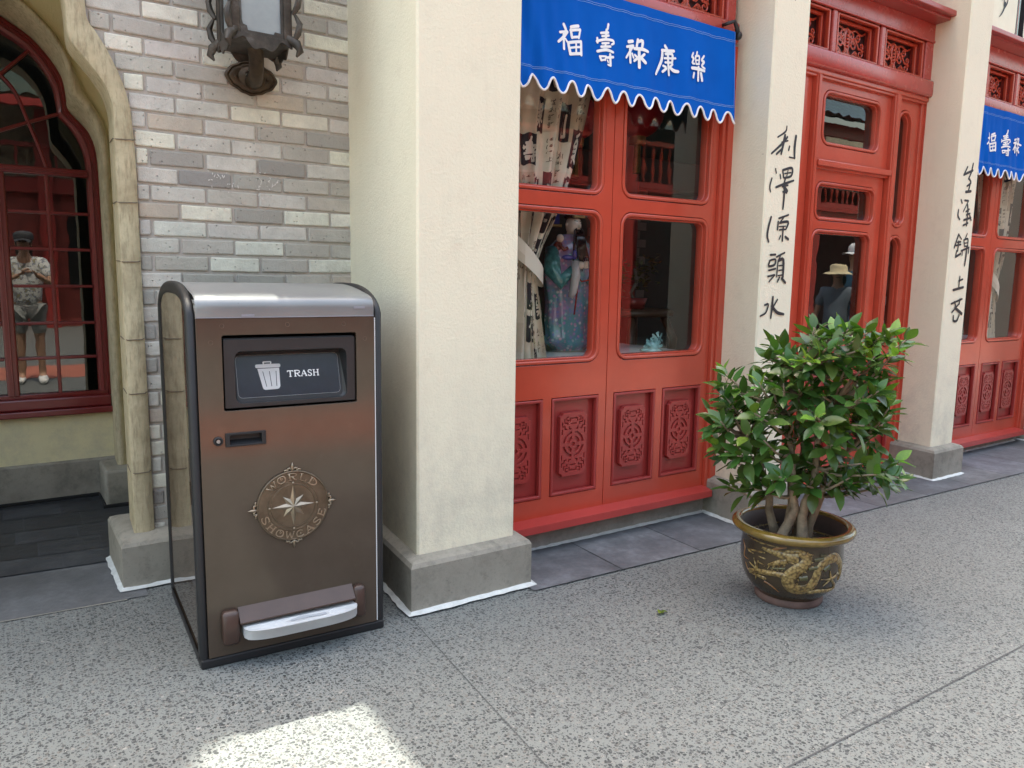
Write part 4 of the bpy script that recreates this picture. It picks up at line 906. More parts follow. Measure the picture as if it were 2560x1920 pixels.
def curtain(name_label, R, L, zt, zb, y, tiez, pl=5):
    t = thing('curtain', name_label, 'curtain', (R[-1][0], y, zb), 0, 'script printed curtains in the shop windows')
    itp = lambda T, z: next((a[0]+(b_[0]-a[0])*(a[1]-z)/(a[1]-b_[1]) for a, b_ in zip(T[:-1], T[1:]) if a[1] >= z >= b_[1]), T[-1][0])
    b = MB(); nu, nv = 70, 60
    def fn(u, v):
        z = zt+(zb-zt)*v; a, c_ = itp(L, z), itp(R, z); sq = (c_-a)/max(.3, R[0][0]-L[0][0])
        ph = 2*pi*pl*u+.8*sin(3*v)+.3*sin(11*u)
        return (a+(c_-a)*u+.006*sin(ph*2), y+.030*(.5+.5*sq)*sin(ph)+.012*sin(ph*2.3+v*5), z)
    b.grid(fn, nu, nv)
    for j in range(nv+1):
        for i in range(nu+1): b.uv[j*(nu+1)+i] = (i/nu*.75, j/nv*1.6)
    rc = random.Random(int(y*1000)+int(zt*77)); q_ = 0
    G = [(AWNING_INK, INK_STARTS[id(AWNING_INK)]), (COUPLET_A, INK_STARTS[id(COUPLET_A)]), (COUPLET_B, INK_STARTS[id(COUPLET_B)])]
    def glyph():
        D, S = rc.choice(G); k = rc.randrange(len(S)); st_ = D[S[k]:(S[k+1] if k+1 < len(S) else len(D))]
        xs_ = [x for s_ in st_ for x in s_[0]]; zs_ = [z for s_ in st_ for z in s_[1]]
        x0, x1, z0, z1 = min(xs_), max(xs_), min(zs_), max(zs_)
        return [([(x-x0)/(x1-x0) for x in s_[0]], [(z1-z)/(z1-z0) for z in s_[1]]) for s_ in st_]
    off = lambda u, v, d: (lambda p: (p[0], p[1]-d, p[2]))(fn(u, v))
    col = 0
    for ci in range(9):
        u0 = .01+ci*.11; v0 = rc.uniform(-.04, .06)
        while v0 < .97:
            kind = rc.random(); hgt = rc.uniform(.075, .12)
            a, c_ = max(v0, .004), min(v0+hgt, .996)
            if c_-a > .03 and kind < .42:
                b.grid(lambda p, r: off(u0+.098*p, a+(c_-a)*r+.004*sin(9*p), .0022), 8, 8, 1)
                for us, vs in glyph():
                    b.stroke([.16+.68*x for x in us], [.12+.76*z for z in vs], .085, lambda p, r, q: off(u0+.098*p, a+(c_-a)*r, .0036+q), 2, lift=.00004*(q_ % 40)); q_ += 1
            elif kind < .8:
                for cc in range(3):
                    for gi in range(4):
                        for us, vs in glyph()[:7]:
                            b.stroke([.06+.32*cc+.2*x for x in us], [.04+.24*gi+.18*z for z in vs], .022, lambda p, r, q: off(u0+.098*p, a+(c_-a)*r, .0016+q), 3, lift=.00002*(q_ % 30), caps=False, sub=1); q_ += 1
            v0 += hgt+rc.uniform(.004, .03)
    b.build('cloth', [MT['script'], MT['cink'], MT['cwhite'], MT['cbrown']], t, smooth=True)
    b = MB(); xm0, xm1 = itp(L, tiez)-.02, itp(R, tiez)+.025; n = 24
    b.grid(lambda u, v: ((xm0+xm1)/2+(xm1-xm0)/2*cos(2*pi*u)*1.05, y+.062*sin(2*pi*u), tiez+.05*(.5-v)*1.9-.11*((xm1-xm0)/2*cos(2*pi*u))/((xm1-xm0)/2+.01)+.02*v*cos(2*pi*u)), n, 6, closeu=True)
    for j in range(7):
        for i in range(n): b.uv[j*n+i] = (i/n*.3+.2, j/6*.12+.63)
    b.build('tie_band', MT['script'], t, smooth=True)
    return t
curtain('black and cream script print curtain beside the bearded statue, tied back', [(1.19, 2.46), (1.143, 2.16), (1.10, 1.97), (1.025, 1.72), (.968, 1.60), (.885, 1.45), (.845, 1.36), (.85, 1.25), (.885, 1.05), (.915, .895)],
        [(.42, 2.46), (.46, 2.0), (.56, 1.7), (.66, 1.45), (.69, 1.36), (.66, 1.2), (.60, 1.0), (.57, .895)], 2.46, .896, .425, 1.375)
curtain('script print curtain gathered at the middle in the far window', [(5.60, 2.40), (5.56, 1.9), (5.52, 1.6), (5.44, 1.36), (5.40, 1.26), (5.42, 1.1), (5.46, .857)],
        [(4.98, 2.40), (5.06, 1.9), (5.12, 1.6), (5.26, 1.36), (5.29, 1.26), (5.24, 1.1), (5.13, .857)], 2.40, .858, .43, 1.27)

# porcelain statue
st = thing('porcelain_statue', 'painted porcelain statue of a bearded man in patterned robe behind the pane', 'statue', (1.31, .75, .89))
def robe():
    t = NT('robe_glaze'); v = t.n('ShaderNodeTexVoronoi'); v.inputs['Scale'].default_value = 48; t.l(t.tc.outputs['Object'], v.inputs['Vector'])
    s = t.n('ShaderNodeSeparateColor'); t.l(v.outputs['Color'], s.inputs[0])
    c = t.ramp(s.outputs[0], [(0, (.12, .36, .40)), (.35, (.20, .24, .52)), (.55, (.42, .26, .46)), (.72, (.72, .34, .42)), (.85, (.28, .55, .55)), (1, (.8, .7, .68))])
    big = t.ramp(t.noise(7, 3), [(.42, (.13, .32, .34)), (.58, (.36, .25, .40))])
    c = t.mix(t.ramp(v.outputs['Distance'], [(.25, (1, 1, 1)), (.5, (0, 0, 0))]), big, c)
    return t.pbr(c, .12, coat=.6)
MT['robe'] = robe()
prof = [(.90, .10, .075), (.93, .125, .09), (.955, .165, .10), (.985, .14, .09), (1.06, .150, .09), (1.15, .145, .085), (1.25, .158, .085), (1.33, .172, .09), (1.40, .168, .088), (1.46, .135, .075), (1.50, .09, .055), (1.525, .05, .04)]
b = MB(); n = 40; vs = []
for i, (z, a, d) in enumerate(prof):
    for k in range(n):
        an = 2*pi*k/n; rp = 1+.05*sin(9*an+i*.6)*(1 if z < 1.3 else .35)
        vs.append((1.31+a*cos(an)*rp, .75+d*sin(an)*rp, z))
b.add(vs, [(j*n+i, j*n+(i+1) % n, (j+1)*n+(i+1) % n, (j+1)*n+i) for j in range(len(prof)-1) for i in range(n)]+[tuple(range(n))]); b.build('robe', MT['robe'], st, smooth=True)
def ball(mb, c, r, sub=3, sc_=(1, 1, 1), mat=0):
    bm = bmesh.new(); bmesh.ops.create_icosphere(bm, subdivisions=sub, radius=1)
    mb.frombm(bm, mat, None, lambda v: (c[0]+v.x*r*sc_[0], c[1]+v.y*r*sc_[1], c[2]+v.z*r*sc_[2]))
MT['porc'] = simple('porcelain_skin', (.80, .66, .54), .15, .06, 12, coat=.5)
b = MB(); ball(b, (1.312, .735, 1.572), .046, 3, (.92, 1, 1.22)); ball(b, (1.315, .688, 1.566), .009, 2, (.8, 1.2, 1.3)); ball(b, (1.27, .74, 1.575), .010, 2, (.6, 1, 1.5)); b.tube([(1.31, .745, 1.50), (1.31, .742, 1.55)], .03, 10)
b.build('head', MT['porc'], st, smooth=True)
b = MB(); 
for sx in (-1, 1): b.stroke([1.314+sx*.007, 1.314+sx*.024], [1.592, 1.596], .004, lambda u, v, q: (u, .690+abs(u-1.314)*.35, v)); b.stroke([1.314+sx*.009, 1.314+sx*.022], [1.581, 1.582], .005, lambda u, v, q: (u, .689+abs(u-1.314)*.35, v))
b.build('face_paint', MT['ink'], st)
b = MB(); b.lathe([(.044, 1.607), (.05, 1.615), (.046, 1.64), (.034, 1.655), (0, 1.66)], (1.312, .738, 0), 18); b.build('cap', simple('cap_black', (.03, .022, .02), .2), st, smooth=True)
b = MB(); b.box(1.275, 1.35, .682, .70, 1.61, 1.632, .004); b.lathe([(.0, .0), (.018, .003), (.02, .012), (0, .024)], (1.312, .73, 1.655), 12); b.build('cap_ornament', MT['brass'], st)
b = MB(); MT['hair'] = simple('black_glaze', (.016, .009, .010), .12, coat=.5)
for k in range(9):
    x = 1.29+.006*k; b.tube([(1.312+(x-1.312)*.6, .692, 1.548), (x, .672, 1.50), (x+.008*sin(k), .66, 1.42), (1.315+(x-1.312)*1.6, .655, 1.33+.016*abs(k-4))], [.006, .008, .007, .002], 6)
for sx in (-1, 1): b.tube([(1.312+sx*.012, .689, 1.556), (1.312+sx*.028, .688, 1.545), (1.312+sx*.034, .68, 1.49), (1.312+sx*.052, .664, 1.40), (1.312+sx*.05, .66, 1.35)], [.003, .004, .005, .006, .002], 6)
b.build('beard', MT['hair'], st, smooth=True)
b = MB(); b.tube([(1.185, .75, 1.44), (1.155, .71, 1.34), (1.185, .67, 1.27), (1.25, .65, 1.34)], [.045, .05, .042, .024], 12); b.tube([(1.435, .75, 1.44), (1.465, .72, 1.34), (1.44, .685, 1.25), (1.37, .66, 1.29)], [.045, .048, .042, .026], 12)
b.build('sleeve', simple('sleeve_teal', (.06, .26, .26), .15, .3, 30, coat=.5), st, smooth=True)
b = MB(); b.tube([(1.255, .64, 1.38), (1.25, .625, 1.30), (1.238, .63, 1.22), (1.23, .64, 1.19)], [.022, .026, .02, .016], 10); b.build('white_cuff', simple('cuff_white', (.6, .57, .56), .15, coat=.5), st, smooth=True)
b = MB(); ball(b, (1.285, .63, 1.36), .022, 2, (1.3, 1, 1))
for k in range(4): b.tube([(1.30, .62, 1.375-.009*k), (1.318, .612, 1.377-.009*k), (1.326, .622, 1.371-.009*k)], [.006, .0055, .004], 6)
b.build('hand', MT['porc'], st, smooth=True)
b = MB(); b.tube([(1.255, .645, 1.33), (1.30, .638, 1.275), (1.36, .635, 1.285), (1.45, .66, 1.335)], .005, 6); b.tube([(1.37, .64, 1.29), (1.38, .645, 1.15), (1.385, .655, 1.05)], .0045, 6); b.tube([(1.28, .64, 1.30), (1.265, .63, 1.22), (1.25, .63, 1.1)], .0045, 6)
b.build('red_cord', simple('cord_red', (.30, .03, .03), .2), st, smooth=True)
b = MB(); ball(b, (1.225, .665, 1.40), .024, 2, (1.6, .8, .6)); ball(b, (1.262, .655, 1.415), .016, 2, (.8, .8, 1.7)); b.build('blue_bow', simple('bow_blue', (.09, .09, .42), .15, coat=.5), st, smooth=True)
b = MB(); ball(b, (1.205, .71, 1.50), .021, 2, (1, 1, 1.1)); b.build('child_head', MT['porc'], st, smooth=True)
b = MB(); ball(b, (1.20, .72, 1.455), .026, 2, (1.1, 1, 1.2)); b.tube([(1.19, .70, 1.465), (1.21, .68, 1.44), (1.23, .675, 1.45)], .010, 8); b.build('child_coat', simple('coat_red', (.22, .04, .03), .15, coat=.5), st, smooth=True)
# blue board, vase, jade figure, lanterns, stand
t = thing('blue_board', 'blue lacquer board with gold edge behind the statue head', 'board', (1.2, 1.05, 1.6))
b = MB(); b.box(.86, 1.46, 1.05, 1.075, 1.60, 1.80, .004); b.build('board', simple('board_blue', (.012, .03, .20), .3), t)
b = MB(); b.box(.85, 1.47, 1.04, 1.08, 1.585, 1.60, .003); b.build('gold_edge', MT['brass'], t)
t = thing('flower_vase', 'black vase of dark flowers on the display deck beside statue', 'vase', (1.40, .58, .892))
b = MB(); b.lathe([(.035, 0), (.05, .02), (.055, .07), (.04, .13), (.026, .15), (.034, .165)], (1.40, .58, .893), 24); b.build('vase', simple('vase_black', (.02, .02, .022), .12, coat=.6), t, smooth=True)
b = MB()
for i in range(60):
    an = random.uniform(0, 6.28); r = random.uniform(0, .07); z = 1.06+random.uniform(0, .13)
    ball(b, (1.40+r*cos(an), .58+r*sin(an), z), random.uniform(.010, .02), 1, (1, 1, .7))
b.build('flowers', simple('dark_petals', (.012, .012, .016), .5), t)
MT['jade'] = simple('jade_glaze', (.30, .55, .52), .2, .25, 40, coat=.5)
t = thing('jade_ornament', 'pale turquoise leafy ornament on the deck in right pane', 'ornament', (1.75, .55, .892))
b = MB(); ball(b, (1.75, .55, .925), .035, 3, (1.3, 1, .95)); b.build('body', MT['jade'], t, smooth=True)
b = MB()
for i in range(15):
    an = 2*pi*i/15; cx, cz = 1.775, .965
    b.stroke([cx+.012*cos(an), cx+.034*cos(an)], [cz+.012*sin(an), cz+.034*sin(an)], [.010, .012] , lambda u, v, q, i=i: (u, .535-.008*(i % 3)+.3*(abs(u-1.775)), v))
for i in range(9):
    an = pi*i/8
    b.stroke([1.735+.03*cos(an), 1.735+.062*cos(an+.2)], [.915+.02*sin(an), .915+.05*sin(an+.2)], [.014, .016], lambda u, v, q, i=i: (u, .52+.01*(i % 3), v))
b.build('leaves', MT['jade'], t)
b = MB(); b.lathe([(.06, 0), (.066, .006), (.05, .014), (.02, .02)], (1.745, .55, .893), 20); b.build('foot', MT['jade'], t, smooth=True)
for (x, y, z, r, lab) in ((2.0, 1.0, 2.28, .15, 'red ribbed paper lantern behind the right upper pane'), (1.52, 1.0, 2.20, .13, 'red paper lantern glimpsed behind the curtain edge')):
    t = thing('paper_lantern', lab, 'lantern', (x, y, z), 0, 'red paper lanterns inside the shop')
    b = MB(); pr = []
    for i in range(45):
        a = -pi/2+pi*i/44; pr.append((max(.03, r*cos(a)*(1+.018*(i % 2))), r*.95*sin(a)))
    b.lathe(pr, (x, y, z), 28); b.build('shade', simple('lantern_red', (.30, .012, .014), .45), t, smooth=True)
    b = MB(); b.lathe([(.05, -r-.03), (.05, -r*.88)], (x, y, z), 16); b.lathe([(.05, r*.88), (.05, r+.03)], (x, y, z), 16); b.tube([(x, y, z+r), (x, y, 3.39)], .004, 5); b.tube([(x, y, z-r-.03), (x, y, z-r-.2)], [.02, .026], 8); b.build('cap', MT['brass'], t)
t = thing('plant_stand', 'dark wood curved leg stand inside shop behind right pane', 'table', (2.25, 1.25, .05))
b = MB(); b.lathe([(.25, 1.05), (.27, 1.06), (.27, 1.085), (.25, 1.095)], (2.25, 1.25, 0), 28, capt=True); b.build('top', simple('stand_wood', (.12, .075, .045), .4), t, smooth=True)
for k in range(4):
    a = pi/4+pi/2*k; b = MB(); b.tube([(2.25+r_*cos(a), 1.25+r_*sin(a), z_) for r_, z_ in ((.2, 1.05), (.27, .9), (.25, .6), (.19, .3), (.22, .06))], [.025, .028, .02, .016, .024], 8); b.build('leg', bpy.data.materials['stand_wood'], t, smooth=True)
t = thing('bonsai', 'small yellow green leafy plant on the wooden stand inside shop', 'plant', (2.25, 1.25, 1.1))
b = MB(); b.lathe([(.07, 0), (.09, .07)], (2.25, 1.25, 1.096), 18, capt=True); b.build('pot', MT['dred'], t, smooth=True)
b = MB()
for i in range(150):
    a = random.uniform(0, 6.28); r = .17*random.random()**.5; z = 1.22+random.uniform(0, .2)+r*.3*cos(a)
    c_ = Vector((2.25+r*cos(a), 1.25+r*sin(a), z)); d1 = Vector((random.gauss(0, 1), random.gauss(0, 1), random.gauss(0, .6))).normalized()*.02; d2 = d1.cross(Vector((.3, .2, 1))).normalized()*.012
    b.add([c_-d1, c_+d2, c_+d1, c_-d2], [(0, 1, 2, 3)])
b.build('foliage', simple('bonsai_leaf', (.10, .13, .025), .5, .3, 30), t)
b = MB(); b.tube([(2.25, 1.25, 1.15), (2.22, 1.25, 1.2), (2.27, 1.25, 1.27), (2.25, 1.25, 1.36)], .012, 6); b.build('stem', MT['conc'], t)
t = thing('carved_figure', 'white carved figure behind the narrow sidelight of the door', 'statue', (4.18, .62, 0))
b = MB(); pr = [(.16, .05), (.15, .5), (.16, .95), (.12, 1.0), (.10, 1.08), (.13, 1.16), (.10, 1.24), (.11, 1.34), (.075, 1.42), (.05, 1.46), (.075, 1.52), (.07, 1.58), (.03, 1.62)]
b.lathe(pr, (4.18, .75, 0), 22, capt=True); b.build('figure', simple('figure_white', (.62, .6, .57), .3, .3, 25, bump=.8, bs=45, bd=.012), t, smooth=True)
# ================================================================== TRASH BIN (local axes: x right, y back, z up)
BW, BD = .640, .694
tb = thing('trash_bin', 'brown steel litter bin with black edges, silver lid and foot pedal, before the brick wall', 'trash bin', (-.8194, -.052, 0), radians(-2.869))
def archprof(d, zlo, n=30):
    """closed outline (y,z) of the side, inset by d"""
    P = [(d, zlo), (BD-d, zlo), (BD-d, 1.165)]
    for k in range(n+1):
        s = k/n; y = (BD-d)+(2*d-BD)*s; q = abs((y-BD/2)/(BD/2-d))
        z = 1.165+(.0975-d)*max(0, 1-q**2.7)**.62
        P.append((y, z))
    P.append((d, 1.165)); 
    Q = [P[0]]
    for p in P[1:]:
        if hypot(p[0]-Q[-1][0], p[1]-Q[-1][1]) > 1e-4: Q.append(p)
    return Q
def side(x0): return lambda u, v, q: (x0+q, u, v)
MT['rub'] = simple('black_frame', (.012, .0125, .014), .52, .12, 9, bump=.08, bs=600, bd=.0006)
for nm, xc in (('side_frame', .0145), ('side_frame', BW-.0145)):
    b = MB(); b.shape([archprof(0, .03), archprof(.044, .036)], .0145, .0125, side(xc), res=3); b.build(nm, MT['rub'], tb, False, smooth=True, auto=45)
for xc in (.0075, BW-.0075):
    b = MB(); b.shape([archprof(.040, .034)], .002, 0, side(xc)); b.build('side_panel', MT['side'], tb, False)
b = MB(); b.box(.03, BW-.03, .075, BD-.01, .033, 1.14); b.build('body', MT['brown'], tb, False)
fx0, fx1 = .0275, BW-.0305
b = MB(); b.shape([rrect(fx0, fx1, .034, 1.151, .002, 1), rrect(.103, .5445, .8545, 1.097, .007, 4), rect(.112, .221, .741, .779)], .006, .0012, front(.003)); b.build('front_door', MT['brown'], tb, False)
b = MB()
for k in range(150): b.box(BW-.0297, BW-.0268, -.002, .004, .037+.0074*k, .037+.0074*k+.0068)
b.build('hinge_strip', MT['white'], tb, False)
b = MB(); b.box(.002, BW-.002, -.004, BD-.004, 0, .0325, .006); b.box(.507, .5085, -.0048, -.003, .002, .031); b.build('base', MT['rub'], tb, False)
for x, z in ((.105, 1.127), (.31, 1.128), (.5, 1.127), (.07, 1.075), (.575, 1.075)):
    b = MB(); vs = [(x+.0068*cos(2*pi*i/16), -.0035, z+.0068*sin(2*pi*i/16)) for i in range(16)]; b.tube(vs, .0008, 5, closed=True); b.build('weld_stud', simple('stud', (.14, .10, .075), .25) if 'stud' not in bpy.data.materials else bpy.data.materials['stud'], tb, False)
# hopper
b = MB(); b.box(.095, .55, .06, .066, .845, 1.105); b.build('hopper_void', MT['dark'], tb, False)
ax0, ax1, az0, az1 = .1085, .5405, .8615, 1.083
ix0, ix1, iz0, iz1 = .142, .511, .876, 1.044
b = MB()
def hopf(u, v, q):
    r = .012*max(0, (v-1.062)/.021)**2+.012*max(0, (.875-v)/.0135)**2
    return (u, .006-q+r, v)
fl = rrect(ax0, ax1, az0, az1, .004, 2)
b.shape([fl, rrect(ix0, ix1, iz0, iz1, .022, 6)], .004, .0012, front(.008))
# slanted throat
T = rrect(ix0, ix1, iz0, iz1, .022, 6)
def slant(z): return .0125+.042*max(0, min(1, (z-.874)/(1.035-.874)))
inner = [(ix0+(u-ix0)*.955+.006, max(.877, min(v, 1.034))) for u, v in T]
n = len(T); vs = [(u, .009, v) for u, v in T]+[(u, slant(v), v) for u, v in inner]
b.add(vs, [(i, (i+1) % n, n+(i+1) % n, n+i) for i in range(n)]+[tuple(range(n, 2*n))])
b.box(ax0, ax1, .012, .035, az1-.006, az1+.004, .003)
hp = b.build('hopper_front', MT['black'], tb, False)
onlab = lambda u, v, q: (u, slant(v)-.0012-q, v)
b = MB(); lab = rrect(.152, .492, .8905, 1.0255, .014, 5)
b.add([onlab(u, v, 0) for u, v in lab], [tuple(range(len(lab)))]); lb = b.build('label', simple('label_navy', (.012, .016, .027), .22, .15, 20), hp, False)
b = MB(); cl = lab+[lab[0]]; b.stroke([p[0] for p in cl], [p[1] for p in cl], .0009, lambda u, v, q: onlab(u, v, .0004), caps=False, sub=1)
b.build('border_line', MT['steel'], lb, False)
b = MB(); L_ = lambda u, v, q: onlab(u, v, .0006)
def flat(mb, loops):
    cu = MB(); cu.shape(loops, .0001, 0, None)
    mb.add([(u, onlab(u, v, .0006)[1], v) for u, v, q in cu.v], cu.f)
flat(b, [rrect(.2125, .2945, .9835, .9955, .005, 3)])
flat(b, [rrect(.237, .266, .995, 1.0045, .003, 2), rect(.2415, .2615, .9962, 1.0005)])
can = [(.219, .981), (.290, .982), (.2885, .922), (.2845, .9155), (.279, .9135), (.2395, .9125), (.234, .915), (.2315, .920)]
sl3 = [[(.2355+.0215*k-.0009+.0, .972), (.2355+.0215*k+.0011, .972), (.244+.0165*k+.0011, .923), (.244+.0165*k-.0009, .923)] for k in range(3)]
flat(b, [can]+sl3)
b.build('bin_pictogram', MT['white'], lb, False)
GL = {  # stroke letters on a 1 x 1 cell : (us, vs, width)
 'T': [([.05, .95], [.92, .92], .13), ([.5, .5], [.92, .06], .17), ([.05, .05], [.95, .74], .09), ([.95, .95], [.95, .74], .09), ([.3, .7], [.05, .05], .1)],
 'R': [([.2, .2], [.95, .05], .17), ([.05, .4], [.05, .05], .1), ([.05, .55, .85, .85, .55, .25], [.94, .94, .85, .6, .5, .5], .13), ([.5, .72, .98], [.5, .15, .05], .15)],
 'A': [([.1, .5], [.05, .95], .09), ([.5, .88], [.95, .05], .18), ([.25, .75], [.35, .35], .09), ([.0, .28], [.05, .05], .09), ([.7, 1.0], [.05, .05], .09)],
 'S': [([.85, .6, .3, .15, .3, .65, .85, .7, .4, .12], [.82, .94, .92, .74, .58, .44, .26, .1, .05, .16], .14), ([.85, .85], [.95, .7], .08), ([.12, .12], [.3, .05], .08)],
 'H': [([.2, .2], [.95, .05], .16), ([.8, .8], [.95, .05], .16), ([.2, .8], [.52, .52], .1), ([.03, .37], [.95, .95], .09), ([.63, .97], [.95, .95], .09), ([.03, .37], [.05, .05], .09), ([.63, .97], [.05, .05], .09)],
 'W': [([.0, .3], [.95, .05], .15), ([.3, .52], [.05, .8], .09), ([.5, .75], [.8, .05], .15), ([.75, 1.0], [.05, .95], .09), ([-.08, .18], [.95, .95], .08), ([.86, 1.1], [.95, .95], .08)],
 'O': [([.5, .2, .08, .2, .5, .8, .92, .8, .5], [.95, .85, .5, .15, .05, .15, .5, .85, .95], .13), ([.5, .42, .5, .62, .6, .45], [.9, .68, .5, .58, .7, .72], .06)],
 'L': [([.25, .25], [.95, .05], .16), ([.05, .45], [.95, .95], .09), ([.25, .9], [.06, .06], .1), ([.92, .88], [.05, .32], .1)],
 'D': [([.2, .2], [.95, .05], .16), ([.05, .5, .9, .9, .5, .05], [.94, .92, .7, .3, .07, .05], .12), ([.5, .42, .55], [.9, .68, .66], .06)],
 'C': [([.88, .6, .25, .1, .25, .6, .9], [.78, .95, .85, .5, .15, .05, .2], .14), ([.62, .5, .58, .66], [.62, .5, .4, .5], .06)],
 'E': [([.2, .2], [.95, .05], .16), ([.05, .8], [.94, .94], .1), ([.2, .65], [.52, .52], .09), ([.05, .85], [.06, .06], .1), ([.82, .8], [.95, .74], .08), ([.88, .84], [.05, .28], .08)]}
b = MB(); k = 0; x = .3145; wl = {'T': .021, 'R': .0215, 'A': .0215, 'S': .016, 'H': .0225}
for ch in 'TRASH':
    for us, vs, wd in GL[ch]:
        b.stroke([x+u*wl[ch] for u in us], [.9502+v*.0215 for v in vs], wd*.0225, lambda u, v, q: onlab(u, v, .0006+q), lift=.00005*k, caps=False); k += 1
    x += wl[ch]+.0015
b.build('lettering', MT['white'], lb, False)
# lock and handle
b = MB(); b.lathe([(.0145, 0), (.0145, .006), (.012, .0085), (.0105, .0085), (.0095, .004), (0, .004)], (0, 0, 0), 28); b.v = [(.081+x_, -.003-z_, .7595+y_) for x_, y_, z_ in b.v]; lk = b.build('lock', MT['rub'], tb, False, smooth=True, auto=40)
b = MB(); b.lathe([(.006, 0), (.006, .002), (0, .002)], (0, 0, 0), 16); b.v = [(.081+x_, -.007-z_, .7595+y_) for x_, y_, z_ in b.v]; b.build('key_barrel', MT['steel'], lk, False)
b = MB(); b.shape([rrect(.103, .230, .7375, .7825, .002, 2), rrect(.117, .2165, .744, .7755, .002, 2)], .004, .0015, front(-.004))
b.add([(.117, -.004, .744), (.2165, -.004, .744), (.2165, .016, .757), (.117, .016, .757), (.117, -.004, .7755), (.2165, -.004, .7755), (.2165, .018, .7755), (.117, .018, .7755)], [(0, 1, 2, 3), (4, 5, 6, 7), (3, 2, 6, 7), (0, 3, 7, 4), (1, 2, 6, 5)])
b.build('pull_handle', MT['rub'], tb, False)
# medallion
mc, mz, MR = .313, .5165, .121
yb_ = -.004
t_ = NT('aged_bronze'); c = t_.ramp(t_.noise(22, 5), [(.3, (.105, .080, .054)), (.7, (.175, .138, .098))])
MT['bronze'] = t_.pbr(c, .42, .75, nrm=t_.bump(t_.noise(260, 3), .3, .0012))
t_ = NT('polished_bronze'); c = t_.ramp(t_.noise(30, 4), [(.3, (.25, .20, .145)), (.7, (.36, .295, .22))]); MT['bronzel'] = t_.pbr(c, .33, .85, nrm=t_.bump(t_.noise(180, 3), .25, .001))
on = lambda r, a, y: (mc+r*sin(a), yb_-y, mz+r*cos(a))
md = MB(); N = 64
pr = [(MR, -.002), (MR, .007), (MR-.002, .0088), (MR-.0045, .0088), (MR-.006, .007), (.0865, .007), (.0855, .0088), (.083, .0088), (.082, .0072), (.0765, .0072), (.0755, .0085), (.0735, .0085), (.0725, .0062), (0, .0062)]
md.add([on(r, 2*pi*i/N, y) for r, y in pr[:-1] for i in range(N)]+[on(0, 0, .0062)], [(j*N+i, j*N+(i+1) % N, (j+1)*N+(i+1) % N, (j+1)*N+i) for j in range(len(pr)-2) for i in range(N)]+[((len(pr)-2)*N+i, (len(pr)-2)*N+(i+1) % N, (len(pr)-1)*N) for i in range(N)])
medal = md.build('medallion', MT['bronze'], tb, False, smooth=True, auto=35)
b = MB()
for i in range(8):
    a = i*pi/4; R = .0715 if i % 2 == 0 else .049; w2 = .205
    P0 = on(0, 0, .0155); tip = on(R, a, .0066); rr = .026 if i % 2 == 0 else .0255
    l, r_ = on(rr, a-pi/8, .0064), on(rr, a+pi/8, .0064); rid = on(rr*1.05, a, .0135 if i % 2 == 0 else .0118)
    b.add([P0, l, tip, r_, rid], [(0, 1, 4), (0, 4, 3), (1, 2, 4), (4, 2, 3)])
b.build('compass_star', MT['bronzel'], medal, False)
for i in range(4):
    b = MB(); p = on(.0795, i*pi/2, .0085); bm = bmesh.new(); bmesh.ops.create_icosphere(bm, subdivisions=2, radius=.0042); b.frombm(bm, 0, None, lambda v, p=p: (p[0]+v.x, p[1]+v.y*.8, p[2]+v.z))
    b.build('bead', MT['bronzel'], medal, False, smooth=True)
for i in range(4):
    b = MB(); a = i*pi/2
    f = lambda u, v: on(hypot(MR+v, u), a+atan2(u, MR+v), .004)
    b.tube([f(0, -.004), f(0, .010), f(0, .018), f(0, .028)], [.004, .0055, .004, .0006], 8)
    for s in (1, -1):
        b.tube([f(s*.003, .002), f(s*.009, .009), f(s*.015, .008), f(s*.0155, .003), f(s*.012, .002)], [.003, .0035, .003, .0028, .002], 7); b.tube([f(s*.012, -.002), f(s*.02, .003), f(s*.026, .003), f(s*.025, -.003)], [.0025, .0033, .003, .002], 7)
    b.build('fleur_tip', MT['bronzel'], medal, False, smooth=True)
b = MB(); k = 0
def ringtext(txt, a0, a1, top):
    global k
    tot = len(txt)
    for i, ch in enumerate(txt):
        ac = radians(a0+(a1-a0)*(i+.5)/tot); hw = abs(radians(a1-a0))/tot*.42
        for us, vs, wd in GL[ch]:
            def fn(u, v, q):
                if top: return on(.0885+v*.0255, ac+(u-.5)*2*hw, .0088+q)
                return on(.114-v*.0255, ac-(u-.5)*2*hw, .0088+q)
            b.stroke(us, vs, wd*1.0, fn, lift=.00006*k, caps=False); k += 1
            P = [fn(u, v, -.0006) for u, v in zip(us, vs)]; b.tube(P, wd*.0125, 6)
ringtext('WORLD', -54, 52, True); ringtext('SHOWCASE', 258, 100, False)
b.build('lettering', MT['bronzel'], medal, False, smooth=True)
# foot pedal
MT['hous'] = simple('brown_plastic', (.060, .033, .024), .38, .12, 12, bump=.15, bs=400, bd=.0006)
for x0, x1, s in ((.069, .122, 1), (.516, .557, -1)):
    b = MB(); b.box(x0, x1, -.052, .0, .079, .192, .013, 3, fn=lambda v, x0=x0, x1=x1, s=s: (v.x, v.y*(1-.55*max(0, (v.z-.15)/.042))*(1-.25*max(0, (.12-v.z)/.04)), v.z))
    b.build('pedal_housing', MT['hous'], tb, False, smooth=True, auto=50)
b = MB(); b.add([(.1225, 0, .196), (.5155, 0, .2), (.5155, -.043, .157), (.1225, -.043, .152), (.1225, -.043, .147), (.5155, -.043, .152), (.5155, 0, .147), (.1225, 0, .147)], [(0, 1, 2, 3), (3, 2, 5, 4), (4, 5, 6, 7), (0, 3, 4, 7), (1, 2, 5, 6)]); b.build('pedal_hood', MT['hous'], tb, False)
